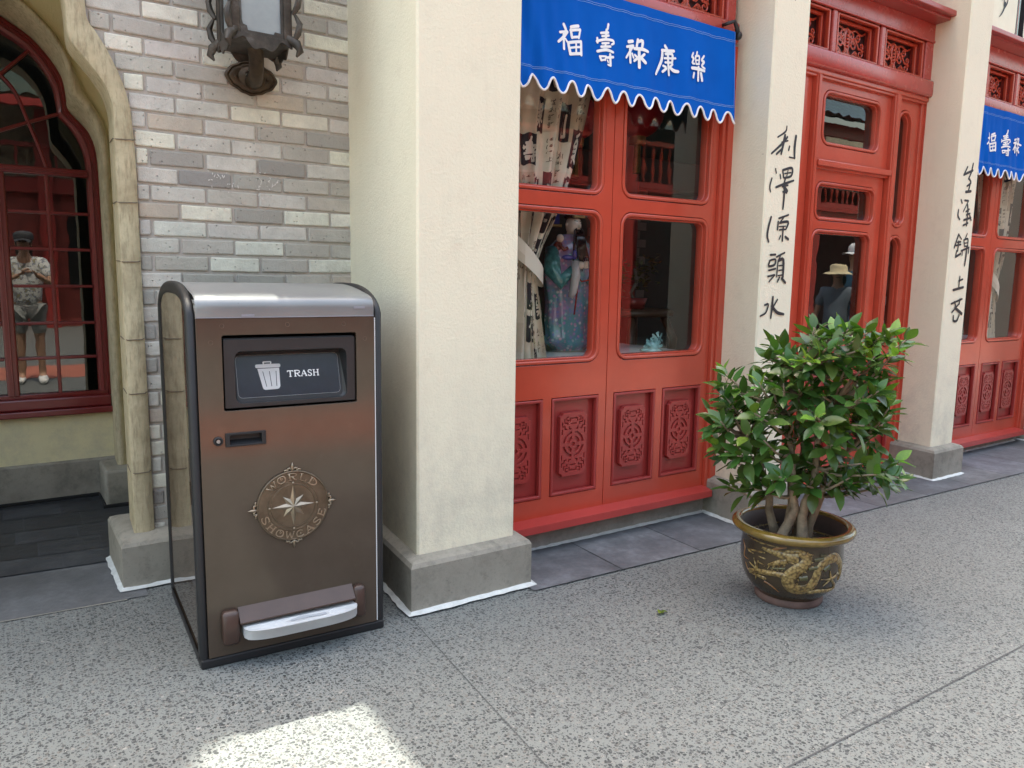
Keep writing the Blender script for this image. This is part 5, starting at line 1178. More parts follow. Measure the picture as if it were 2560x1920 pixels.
t_ = NT('cast_aluminium'); c = t_.ramp(t_.noise(12, 5), [(.3, (.62, .63, .64)), (.7, (.72, .73, .73))]); MT['alu'] = t_.pbr(c, .42, .35, nrm=t_.bump(t_.noise(200, 3), .15, .001))
b = MB(); n = 40; top = []; bot = []
for i in range(n+1):
    s = -1+2*i/n; x = .3265+.1935*s; e = (1-abs(s)**4)**.5 if abs(s) < 1 else 0
    top.append((x, -.048-.046*e, .133)); bot.append((x, -.044-.030*e, .100-.008*e))
vs = []
for i in range(n+1):
    x = top[i][0]; vs += [(x, 0, .139), top[i], (x, top[i][1]+.004, .128), (x, bot[i][1], bot[i][2]), (x, 0, bot[i][2]+.006)]
b.add(vs, [(i*5+k, i*5+k+1, (i+1)*5+k+1, (i+1)*5+k) for i in range(n) for k in range(4)]+[(0, 1, 2, 3, 4), tuple(n*5+k for k in range(5))])
pd = b.build('pedal', MT['alu'], tb, False, smooth=True, auto=35)
b = MB()
for i in range(66):
    for j in range(12):
        x = .142+.0058*i+(.0029 if j % 2 else 0); y = -.043-.0042*j
        s = (x-.3265)/.1935; e = (1-abs(s)**4)**.5 if abs(s) < 1 else 0
        if y > -.048-.046*e+.006 and not (((x-.34)/.075)**2+((y+.066)/.014)**2 < 1):
            z = .139-(.006/.09)*(-y)
            b.add([(x-.0022, y, z), (x, y-.0017, z), (x+.0022, y, z), (x, y+.0017, z), (x, y, z+.0016)], [(0, 1, 4), (1, 2, 4), (2, 3, 4), (3, 0, 4)])
b.build('tread', MT['alu'], pd, False)
b = MB()
b.stroke([.285, .32, .36, .395], [-.066, -.060, -.064, -.066], [.012, .018, .012, .016], lambda u, v, q: (u, v, .1375+.067*(v)+.0035)); b.build('shoe_emblem', simple('emblem_grey', (.40, .42, .45), .5), pd, False)
# lid
b = MB(); P = [(-.0035, 1.1535), (-.0045, 1.18), (-.003, 1.196), (.004, 1.2095), (.018, 1.219), (.036, 1.2245)]
for k in range(1, 24):
    y = .036+(BD-.05)*k/23; q = abs((y-BD/2)/(BD/2)); P.append((y, 1.2245+(1.2575-1.2245)*sin(min(1, (y-.036)/.30)*pi/2) if y < .336 else min(1.2575, 1.163+.0955*max(0, 1-q**2.7)**.62)))
m = len(P); xs_ = [fx0+.001, fx0+.006]+[fx0+.006+(fx1-fx0-.012)*i/8 for i in range(1, 8)]+[fx1-.006, fx1-.001]
vs = [(x, y+(.003 if i in (0, len(xs_)-1) else 0), z-(.003 if i in (0, len(xs_)-1) else 0)) for i, x in enumerate(xs_) for y, z in P]
b.add(vs, [(i*m+k, i*m+k+1, (i+1)*m+k+1, (i+1)*m+k) for i in range(len(xs_)-1) for k in range(m-1)])
t_ = NT('frosted_lid'); c = t_.ramp(t_.noise(4, 4), [(.3, (.20, .205, .208)), (.7, (.245, .25, .253))])
sp_ = t_.noise(60, 4); t_.pbr(c, t_.math('ADD', t_.math('MULTIPLY', sp_, .12), .24), .25, ior=1.5, coat=.25, coatr=.2)
ld = b.build('lid', t_.m, tb, False, smooth=True, auto=60)
b = MB(); b.box(.165, .205, -.0062, -.004, 1.1545, 1.1625, .0008); b.box(.535, .575, -.0062, -.0044, 1.178, 1.186, .0005); b.box(.03, fx1-.002, -.0052, -.003, 1.1515, 1.1545, .0004); b.build('lid_clip', simple('clip_grey', (.26, .26, .29), .3), ld, False)

# ================================================================== WALL LANTERN
ln = thing('wall_lantern', 'weathered bronze wall lantern with frosted pane on the brick wall above the bin', 'lantern', (-.33, .86, 2.085))
t_ = NT('weathered_bronze'); c = t_.ramp(t_.noise(16, 7, .7), [(.3, (.030, .026, .022)), (.55, (.075, .062, .050)), (.75, (.16, .155, .15))]); MT['wb'] = t_.pbr(c, .55, .45, nrm=t_.bump(t_.noise(70, 4), .4, .002))
t_ = NT('rusty_bronze'); c = t_.ramp(t_.noise(18, 7, .7), [(.3, (.022, .014, .008)), (.6, (.07, .045, .025)), (.8, (.13, .085, .04))]); MT['rb'] = t_.pbr(c, .5, .5, nrm=t_.bump(t_.noise(60, 4), .4, .002))
b = MB(); N = 72
def lob(a, R): return R*(1+.10*cos(2*a)+.05*cos(4*a)+.02*cos(12*a))
rings = [(.092, .862), (.094, .852), (.086, .846), (.079, .85), (.070, .843), (.056, .842), (.050, .834), (.040, .83), (.034, .818)]
vs = []
for R, y in rings:
    for i in range(N):
        a = 2*pi*i/N; r = lob(a, R) if R > .06 else R; vs.append((-.342+r*1.0*cos(a), y, 2.105+r*.80*sin(a)))
b.add(vs, [(j*N+i, j*N+(i+1) % N, (j+1)*N+(i+1) % N, (j+1)*N+i) for j in range(len(rings)-1) for i in range(N)])
for s in (1, -1): 
    bm = bmesh.new(); bmesh.ops.create_icosphere(bm, subdivisions=2, radius=.007); b.frombm(bm, 0, None, lambda v, s=s: (-.342+s*.066+v.x, .842+v.y*.5, 2.102+v.z))
b.build('backplate', MT['rb'], ln, smooth=True, auto=50)
LX, LY, LZ = -.392, .62, 2.200            # centre of lantern floor
HW = .110
b = MB(); b.tube([(-.342, .83, 2.09), (-.345, .79, 2.083), (-.357, .735, 2.085), (-.368, .685, 2.105), (-.376, .655, 2.14), (LX+.004, .635, 2.18), (LX, LY, LZ)], [.034, .030, .029, .029, .030, .031, .033], 18); b.build('bracket_arm', MT['rb'], ln, smooth=True)
b = MB()
b.box(LX-HW, LX+HW, LY-HW, LY+HW, LZ-.036, LZ-.028, .003)
for sx in (1, -1):
    for sy in (1, -1):
        x, y = LX+sx*(HW-.012), LY+sy*(HW-.012)
        b.box(x-.016, x+.016, y-.016, y+.016, LZ-.02, LZ+.62, .004)
        ox, oy = LX+sx*(HW+.006), LY+sy*(HW+.006)
        for kx in range(6): # leafy crest along the corner
            z = LZ+.03+.1*kx; b.tube([(ox, oy, z-.05), (ox+sx*.014, oy+sy*.014, z-.02), (ox+sx*.020, oy+sy*.020, z+.015), (ox+sx*.006, oy+sy*.006, z+.05)], [.008, .013, .012, .006], 7)
        b.tube([(x, y, LZ-.005), (ox+sx*.012, oy+sy*.012, LZ-.03), (ox+sx*.02, oy+sy*.02, LZ-.055), (ox+sx*.008, oy+sy*.008, LZ-.075)], [.018, .018, .014, .004], 8)
lf = b.build('frame', MT['wb'], ln, smooth=True, auto=50)
for ang in (0, 90, 180, 270):       # four faces : stepped frame, apron with wavy hem
    ca, sa = round(cos(radians(ang))), round(sin(radians(ang)))
    R_ = lambda u, d, v: (LX+ca*u+sa*d, LY+sa*u-ca*d, v)      # u across, d outward
    b = MB()
    z0, z1 = LZ-.022, LZ+.60; hw = HW-.024
    hole = [(hw-.012, z0+.028), (hw-.012, z1-.03), (-hw+.012, z1-.03), (-hw+.012, z0+.055), (-hw+.016, z0+.04), (-hw+.030, z0+.036), (-hw+.034, z0+.020), (hw-.04, z0+.020), (hw-.036, z0+.030)]
    b.shape([rect(-hw-.004, hw+.004, z0-.012, z1), hole], .006, .002, lambda u, v, q: R_(u, HW-.010+q, v))
    wav = [(-HW, LZ-.016), (HW, LZ-.016)]+[(HW-2*HW*k/40, LZ-.030-.030*max(0, cos(pi*(k/40-.5)*1.7))**.8-.016*(1+cos(2*pi*k/40*3))*.5) for k in range(41)]
    b.shape([wav], .003, .001, lambda u, v, q: R_(u, HW+.002+q, v))
    b.build('face_frame', MT['wb'], lf, smooth=True, auto=40)
    g = MB(); g.add([R_(-hw, HW-.016, z0-.005), R_(hw, HW-.016, z0-.005), R_(hw, HW-.016, z1), R_(-hw, HW-.016, z1)], [(0, 1, 2, 3)])
    if 'frosted' not in MT:
        t_ = NT('frosted_pane'); c = t_.ramp(t_.noise(9, 5), [(.3, (.25, .275, .285)), (.7, (.34, .365, .37))]); t_.pbr(c, .3, 0, coat=.2); MT['frosted'] = t_.m
    g.build('frosted_pane', MT['frosted'], ln)
b = MB(); b.lathe([(.175, LZ+.60), (.18, LZ+.62), (.11, LZ+.70), (.05, LZ+.76), (0, LZ+.80)], (LX, LY, 0), 4); b.build('roof', MT['wb'], ln)

# ================================================================== POT AND SHRUB
PX, PY = 1.353, -.707
pot = thing('dragon_pot', 'dark brown glazed planter pot with raised golden dragon, on the pavement', 'flower pot', (PX, PY, 0))
t_ = NT('dark_brown_glaze'); c = t_.ramp(t_.noise(6, 6, .7), [(.3, (.030, .019, .008)), (.6, (.054, .034, .014)), (.8, (.085, .054, .02))]); MT['glaze'] = t_.pbr(c, .16, coat=.4, nrm=t_.bump(t_.noise(35, 3), .12, .002))
t_ = NT('olive_glaze'); c = t_.ramp(t_.noise(9, 6, .7), [(.3, (.09, .055, .010)), (.6, (.19, .125, .025)), (.8, (.28, .2, .06))]); MT['rimg'] = t_.pbr(c, .17, coat=.5)
MT['clay'] = simple('bare_clay', (.14, .085, .07), .8, .25, 14, bump=.4, bs=60, bd=.003)
def lthp(name, prof, mat, capb=False):
    b = MB(); b.lathe(prof, (0, 0, 0), 72, capb=capb); return b.build(name, mat, pot, False, smooth=True, auto=50)
bodyp = [(.128, .028), (.136, .040), (.158, .060), (.176, .085), (.189, .115), (.197, .155), (.2, .20), (.198, .24), (.196, .275), (.200, .288)]
lthp('body', bodyp, MT['glaze'])
lthp('foot', [(.130, 0), (.134, .004), (.134, .024), (.128, .030)], MT['clay'], True)
lthp('rim', [(.198, .284), (.222, .288), (.236, .297), (.241, .308), (.237, .318), (.224, .325), (.210, .325), (.204, .318), (.202, .305)], MT['rimg'])
lthp('inner_wall', [(.203, .312), (.194, .30), (.186, .27), (.178, .20)], simple('inner_clay', (.060, .042, .038), .6, .2, 12))
b = MB(); b.grid(lambda u, v: (lambda r, a: (r*cos(a), r*sin(a), .238+.014*mnoise.noise((r*cos(a)*18, r*sin(a)*18, 1))+.006*mnoise.noise((r*cos(a)*60, r*sin(a)*60, 5))))(.187*v+.001, 2*pi*u), 60, 26, closeu=True)
so = NT('potting_soil'); c = so.ramp(so.noise(90, 5, .7), [(.35, (.012, .009, .007)), (.6, (.035, .025, .018)), (.72, (.12, .09, .06))]); so.pbr(c, .9, nrm=so.bump(so.noise(120, 4), .8, .006))
sl_o = b.build('soil', so.m, pot, False, smooth=True)
b = MB()
for i in range(70):
    a = random.uniform(0, 6.28); r = .17*random.random()**.5; l = random.uniform(.008, .035); d = random.uniform(0, 6.28); z = .25+.01*mnoise.noise((r*cos(a)*18, r*sin(a)*18, 1))+random.uniform(0, .004)
    x, y = r*cos(a), r*sin(a); b.tube([(x-l*cos(d), y-l*sin(d), z), (x, y, z+.004), (x+l*cos(d), y+l*sin(d), z)], random.uniform(.0008, .0025), 5)
tag(b.build('twig_litter', simple('litter', (.14, .10, .07), .8, .4, 40), sl_o, False), kind='stuff')
def bodyr(z):
    for (r0, z0), (r1, z1) in zip(bodyp[:-1], bodyp[1:]):
        if z0 <= z <= z1: return r0+(r1-r0)*(z-z0)/(z1-z0)
    return .198
onp = lambda a, z, q: ((bodyr(z)+q)*cos(a), (bodyr(z)+q)*sin(a), z)
t_ = NT('dragon_gold'); v = t_.n('ShaderNodeTexVoronoi'); v.inputs['Scale'].default_value = 95; t_.l(t_.tc.outputs['Object'], v.inputs['Vector'])
c = t_.ramp(v.outputs['Distance'], [(.05, (.36, .26, .10)), (.5, (.25, .17, .055)), (.8, (.085, .052, .015))]); MT['gold'] = t_.pbr(c, .3, 0.1, coat=.3, nrm=t_.bump(v.outputs['Distance'], .8, .003))
t_.t.nodes
MT['orange'] = simple('dragon_orange', (.22, .095, .025), .3, .2, 30, coat=.3); MT['olive'] = simple('dragon_olive', (.085, .08, .03), .3, .25, 40, coat=.3)
for key, nm, mt_ in (('g', 'dragon_relief', 'gold'), ('o', 'flame_relief', 'orange'), ('v', 'cloud_relief', 'olive')):
    b = MB(); k = 0
    for kk, A, Zz, Wd in DRAGON:
        if kk != key: continue
        k += 1; R0 = .2
        P = [(A[i]*R0, Zz[i], Wd[i]*(1.32 if len(A) > 10 else 1.2)) for i in range(len(A))]
        Q = []
        if len(P) > 2:
            for i in range(len(P)-1):
                p0, p1, p2, p3 = P[max(i-1, 0)], P[i], P[i+1], P[min(i+2, len(P)-1)]
                for s_i in range(5):
                    t = s_i/5; Q.append(tuple(.5*((2*p1[j])+(-p0[j]+p2[j])*t+(2*p0[j]-5*p1[j]+4*p2[j]-p3[j])*t*t+(-p0[j]+3*p1[j]-3*p2[j]+p3[j])*t**3) for j in range(3)))
            Q.append(P[-1])
        else: Q = [tuple(P[0][j]+(P[1][j]-P[0][j])*t for j in range(3)) for t in (0, .33, .66, 1)]
        vs = []; m = 7
        for i, q in enumerate(Q):
            a_ = Q[max(i-1, 0)]; c_ = Q[min(i+1, len(Q)-1)]; tx, ty = c_[0]-a_[0], c_[1]-a_[1]; l = hypot(tx, ty) or 1; nx, ny = -ty/l, tx/l
            for j in range(m):
                s = -1+2*j/(m-1); u = q[0]+nx*s*q[2]/2; z = q[1]+ny*s*q[2]/2
                hgt = min(.0055, q[2]*.28)*(1-s*s)**.5+(.0003 if abs(s) < 1 else -.001)+.00012*k
                vs.append(onp(u/R0, z, hgt))
        b.add(vs, [(i*m+j, i*m+j+1, (i+1)*m+j+1, (i+1)*m+j) for i in range(len(Q)-1) for j in range(m-1)])
        if key != 'g': b.build(nm, MT[mt_], pot, False, smooth=True); b = MB()
    if key == 'g': b.build(nm, MT[mt_], pot, False, smooth=True)

shrub = thing('potted_shrub', 'leafy green glossy shrub with several pale stems growing in the dragon pot', 'shrub', (PX, PY, .24))
VN = Vector((.817, .577, 0)); VP = Vector((.577, -.817, 0))     # depth and sideways, seen from the square
TIPS = [(590, 170), (620, 210), (700, 175), (740, 170), (830, 180), (905, 185), (960, 190), (1010, 205), (950, 270), (650, 250), (700, 240), (780, 260), (850, 230), (860, 290), (420, 290), (380, 330), (470, 330), (500, 340), (560, 310), (620, 300), (680, 350), (740, 330), (820, 330), (880, 380), (190, 410), (160, 465), (200, 530), (270, 500), (360, 440), (420, 480), (470, 430), (540, 460), (600, 420), (640, 480), (700, 450), (800, 470), (880, 440), (920, 490), (950, 540), (930, 600), (850, 520), (780, 560), (120, 620), (150, 680), (190, 640), (220, 590), (280, 600), (350, 570), (420, 570), (500, 590), (560, 560), (620, 560), (690, 600), (760, 620), (830, 600), (880, 640), (170, 780), (210, 850), (280, 800), (340, 820), (380, 780), (430, 820), (480, 700), (400, 700), (320, 690), (550, 700), (620, 680), (700, 700), (760, 720), (840, 790), (900, 820), (960, 830), (1020, 840), (1035, 790), (980, 880), (790, 880), (840, 900), (720, 920), (660, 860), (600, 850), (540, 860), (480, 880), (300, 960), (340, 1000), (400, 975), (460, 980), (520, 960), (600, 950), (660, 980), (720, 1010), (760, 960), (810, 940)]
def tipco(px, py):
    return ((px-556)*.0008, .31+(1180-py)*.0008)
fol = MB(); wood = MB(); twig = MB()
rs = random.Random(5)
stems = []
for (u0, d0, u1, z1, d1, u2, z2, r) in ((-.07, .03, -.10, .46, .04, -.20, .66, .021), (-.035, -.05, .0, .44, -.06, -.06, .78, .024), (.03, -.045, .055, .48, -.05, .10, .82, .025), (.065, .03, .10, .50, .05, .22, .68, .020), (.01, .06, .0, .5, .08, .04, .90, .018), (-.02, .0, -.03, .55, .02, .0, .95, .016)):
    P = []
    for k in range(9):
        t = k/8
        if t < .5: s = t*2; u = u0+(u1-u0)*s+.012*sin(5*s+u0*60); z = .235+(z1-.235)*s; d = d0+(d1-d0)*s
        else: s = t*2-1; u = u1+(u2-u1)*s+.01*sin(6*s+u0*40); z = z1+(z2-z1)*s; d = d1*(1-s*.6)
        P.append(VP*u+VN*d+Vector((0, 0, z)))
    r *= .88; rr = [r*(1.35 if k == 0 else 1.05-.085*k) for k in range(9)]
    stems.append(P); wood.tube(P, rr, 12)
def leaf(mb, base, d, nrm, L, W, col):
    d = d.normalized(); s = d.cross(nrm).normalized(); nrm = s.cross(d).normalized()
    prof = ((0, .06), (.12, .42), (.3, .86), (.48, 1.0), (.66, .86), (.83, .5), (.94, .18), (1, 0))
    dr_ = rs.uniform(.05, .28); fold = rs.uniform(.12, .3); vs = []; wv_ = rs.uniform(-.03, .03)
    for t, w_ in prof:
        c = base+d*(L*t)-nrm*(dr_*L*t*t)
        hw = W*w_/2
        vs += [c-s*hw+nrm*(fold*hw+wv_*L*sin(9*t)*w_), c, c+s*hw+nrm*(fold*hw-wv_*L*sin(8*t)*w_)]
    n = len(prof)
    mb.add(vs, [(i*3+k, i*3+k+1, (i+1)*3+k+1, (i+1)*3+k) for i in range(n-1) for k in (0, 1)], 0, col)
for px, py in TIPS:
    if py > 955 and 420 < px < 780: continue
    u, z = tipco(px, py)
    if z < .6 and abs(u) < .2: z += .015
    if u > .28: u = .28+(u-.28)*.8
    ext = .30*max(.12, 1-(u/.46)**2)**.5*(1-.55*max(0, (z-.85)/.35))*(.45 if z < .56 else .9)
    nd = 1 if abs(u) > .33 or z > 1.1 or rs.random() < .18 else 2
    for r_ in range(nd):
        d = rs.uniform(-1, -.1)*ext if r_ == 0 else rs.uniform(-.1, 1)*ext
        if r_: u2, z2 = u+rs.uniform(-.06, .06), z+rs.uniform(-.05, .05)
        else: u2, z2 = u, z
        tip = VP*(u2*(1+.0*d))+VN*d+Vector((0, 0, z2))
        S = min((p for P in stems for p in P[3:]), key=lambda p: (p-tip).length+max(0, p.z-z2+.03)*2.5)
        mid = S.lerp(tip, .55)+Vector((0, 0, -.03+.04*rs.random()))+VP*rs.uniform(-.02, .02)
        wood.tube([S, S.lerp(mid, .5)+Vector((0, 0, -.012)), mid, tip], [.0085, .007, .005, .0028], 6)
        ax = (tip-mid).normalized()
        ax = (ax+Vector((0, 0, .35))+(tip-Vector((0, 0, .7))).normalized()*.3).normalized()
        young = rs.random() < (.30 if z > .6 else .12)
        nl = rs.randint(6, 9); ph = rs.uniform(0, 6.28)
        e1 = ax.cross(Vector((.2, .3, 1))).normalized(); e2 = ax.cross(e1)
        for k in range(nl):
            a = ph+2.4*k; tt = k/nl
            el = 1.35-1.05*tt
            o = tip-ax*(.075*(1-tt))
            dirv = ax*cos(el)+(e1*cos(a)+e2*sin(a))*sin(el)
            dirv += Vector((0, 0, (-.10 if z > .6 else .08)*(1-tt)))
            L = rs.uniform(.074, .112)*(1-.25*tt); W = L*rs.uniform(.42, .52)
            if young and tt > .55: col = (rs.uniform(.15, .22), rs.uniform(.28, .36), rs.uniform(.04, .06))
            else:
                g_ = rs.uniform(.75, 1.3); col = (.056*g_*rs.uniform(.75, 1.45), .122*g_, .026*g_)
            upn = (ax*.9+Vector((0, 0, .8))+Vector((rs.gauss(0, .25), rs.gauss(0, .25), 0)))
            leaf(fol, o+dirv.normalized()*.006, dirv, upn, L, W, col)
            twig.tube([o, o+dirv.normalized()*.010], .0012, 4)
t_ = NT('shrub_leaf'); at = t_.n('ShaderNodeAttribute', attribute_name='tone'); c = t_.mix(t_.ramp(t_.noise(60, 3), [(.4, (0, 0, 0)), (.7, (.35, .35, .35))]), at.outputs['Color'], (.05, .10, .03))
t_.pbr(c, .27, ior=1.5, nrm=t_.bump(t_.noise(140, 2), .12, .001))
tl_ = t_.n('ShaderNodeBsdfTranslucent'); t_.l(t_.mix(1.0, c, (1.5, 1.9, .5), 'MULTIPLY'), tl_.inputs[0]); ms = t_.n('ShaderNodeMixShader'); ms.inputs[0].default_value = .22
t_.l(t_.p.outputs[0], ms.inputs[1]); t_.l(tl_.outputs[0], ms.inputs[2]); t_.l(ms.outputs[0], t_.out.inputs[0]); MT['leaf'] = t_.m
MT['bark'] = simple('pale_bark', (.27, .205, .14), .75, .35, 22, bump=.5, bs=70, bd=.004)
MT['twig'] = simple('green_twig', (.11, .085, .045), .7, .3, 30)
shl = []
stm = wood.build('stem', MT['bark'], shrub, False, smooth=True); fo_ = fol.build('foliage', MT['leaf'], shrub, False, smooth=True); tw = twig.build('twig', MT['twig'], shrub, False)
for o in (stm, fo_, tw): o.location = (0, 0, -.24)
b = MB(); leaf(b, Vector((.755, -.56, .012)), Vector((1, .5, .0)), Vector((.1, -.2, 1)), .055, .028, (.16, .22, .03)); leaf(b, Vector((.778, -.545, .010)), Vector((.6, -.5, .05)), Vector((0, 0, 1)), .03, .016, (.10, .15, .03))
tag(b.build('fallen_leaf', MT['leaf'], smooth=True), 'small yellow green leaf lying on the pavement left of the pot', 'leaf')
# ================================================================== UNSEEN SHADOW BLOCK ABOVE THE FACADE, SQUARE BEHIND THE CAMERA
ZE = 4.25; SH = ZE/math.tan(radians(SUN_EL))
ZE = 9.0; SH = ZE/math.tan(radians(SUN_EL))
ea = thing('shadow_block', 'unseen cream block above the shopfronts, shaped to shade the pavement and leave a sun patch', 'building', (3, 3, 4.6))
def gy(y): return y+SH                      # a block edge point that drops its shadow edge at ground y
out_ = [(-14, 9), (-14, gy(.3)), (-1.62, gy(.3)), (-1.56, gy(-.2)), (-1.5, gy(-1.95)), (-1.04, gy(-1.95)), (-.975, gy(-.66)), (-.944, gy(-.569)), (-.918, gy(-.520)), (-.885, gy(-.492)), (-.818, gy(-.476)), (-.612, gy(-.468)), (-.485, gy(-.478)), (-.43, gy(-.492)), (-.408, gy(-.52)), (-.407, gy(-.56)), (-.425, gy(-.9)), (-.45, gy(-1.95)), (16, gy(-2.1)), (16, 9)]  # outline shaped so its shadow leaves the sun patch and a sunlit left side
b = MB(); b.prism(out_, 4.9, ZE); b.build('wall', MT['cream'], ea)  # added out of view to cast the facade and pavement shade
b = MB(); b.box(-14, 16, 8.9, 9.1, 0, 4.9); b.build('rear_wall', MT['cream'], ea)
b = MB(); b.box(.0, 16, .32, .7, 3.56, 4.1, .02); b.build('parapet', MT['dred'], ea)
op = thing('opposite_building', 'red and cream building with green tiled roof across the square behind the camera', 'building', (2, -13, 0))
b = MB(); b.box(-6, 40, -13.6, -13, 0, 3.1); b.build('red_wall', simple('opp_red', (.26, .05, .04), .8, .2, 3), op)
b = MB(); b.box(-6, 40, -13.7, -13.1, 3.1, 6.2); b.build('brick_storey', simple('opp_brick', (.34, .30, .22), .85, .2, 8), op)
b = MB(); b.box(-6, 40, -12.99, -12.8, 2.95, 3.3, .03)
for i in range(120): b.box(-6+.38*i, -6+.38*i+.06, -12.7, -12.64, 3.3, 3.9)
b.box(-6, 40, -12.75, -12.6, 3.9, 4.0); b.build('balustrade', MT['dred'], op)
b = MB()
for i in range(20): b.box(-6+2.3*i, -6+2.3*i+.25, -12.9, -12.65, 0, 4.7)
b.build('column', MT['dred'], op)
b = MB(); 
for i in range(40):
    if i % 2 == 0: b.box(-5.5+1.15*i, -5.5+1.15*i+1.0, -13.01, -12.97, .9, 2.5)
b.build('window', MT['dark'], op)
b = MB(); b.grid(lambda u, v: (-6.5+47*u, -11.4-2.8*v, 4.75+1.6*v*v+.5*v+.06*abs(sin(62*u*pi/.36))), 1000, 8); b.build('tiled_roof', simple('green_tile', (.025, .055, .05), .25, coat=.5), op, smooth=True)
b = MB(); b.box(-6, 40, -11.6, -11.4, 4.55, 4.72); b.build('fascia', MT['dred'], op)

v2 = thing('veranda_building', 'dark red two storey veranda with green tiled roof across the square to the right', 'building', (20, -7, 0))
b = MB(); b.box(5, 45, -9.6, -9.5, 0, 4.6); b.build('rear_wall', simple('veranda_wall', (.10, .03, .025), .7), v2)
b = MB(); b.box(4.9, 45, -9.5, -6.6, 2.75, 2.92); b.build('balcony_floor', MT['dred'], v2)
for i in range(14):
    b = MB(); b.box(5+2.6*i, 5.22+2.6*i, -6.85, -6.63, 0, 4.5, .01); b.build('column', MT['dred'], v2)
b = MB()
for i in range(170): b.lathe([(.03, 2.95), (.02, 3.05), (.038, 3.15), (.02, 3.3), (.03, 3.42), (.022, 3.55)], (5.1+.2*i, -6.74, 0), 8)
b.box(5, 40, -6.8, -6.68, 3.55, 3.62); b.build('balustrade', MT['red'], v2)
b = MB(); b.box(4.8, 45, -6.66, -6.58, 4.25, 4.5); b.box(4.8, 45, -6.75, -6.65, 2.5, 2.75); b.build('fascia', MT['dred'], v2)
b = MB(); b.grid(lambda u, v: (4.6+40*u, -6.1-3.6*v, 4.5+1.5*v*v+.6*v+.055*abs(sin(40*u*pi/.34))), 700, 8); b.build('tiled_roof', bpy.data.materials['green_tile'], v2, smooth=True)
# ================================================================== PEOPLE WHO STAND BEHIND AND BESIDE THE CAMERA (seen in the panes)
def skin(name, V, Ed, Rd, mat, parent, sub=2, root=0):
    me = bpy.data.meshes.new('tmp'); me.from_pydata(V, Ed, []); ob = bpy.data.objects.new('tmp', me); COL.objects.link(ob)
    ob.modifiers.new('s', 'SKIN')
    if not me.skin_vertices: pass
    sv = me.skin_vertices[0].data
    for i, r in enumerate(Rd): sv[i].radius = (r, r) if not isinstance(r, tuple) else r
    sv[root].use_root = True
    m = ob.modifiers.new('u', 'SUBSURF'); m.levels = sub; m.render_levels = sub
    dg = bpy.context.evaluated_depsgraph_get(); dg.update()
    me2 = bpy.data.meshes.new_from_object(ob.evaluated_get(dg)); me2.name = name
    bpy.data.objects.remove(ob); bpy.data.meshes.remove(me)
    me2.materials.clear(); me2.materials.append(mat); me2.polygons.foreach_set('use_smooth', [True]*len(me2.polygons))
    o = bpy.data.objects.new(name, me2); COL.objects.link(o)
    if parent: o.parent = parent
    return o
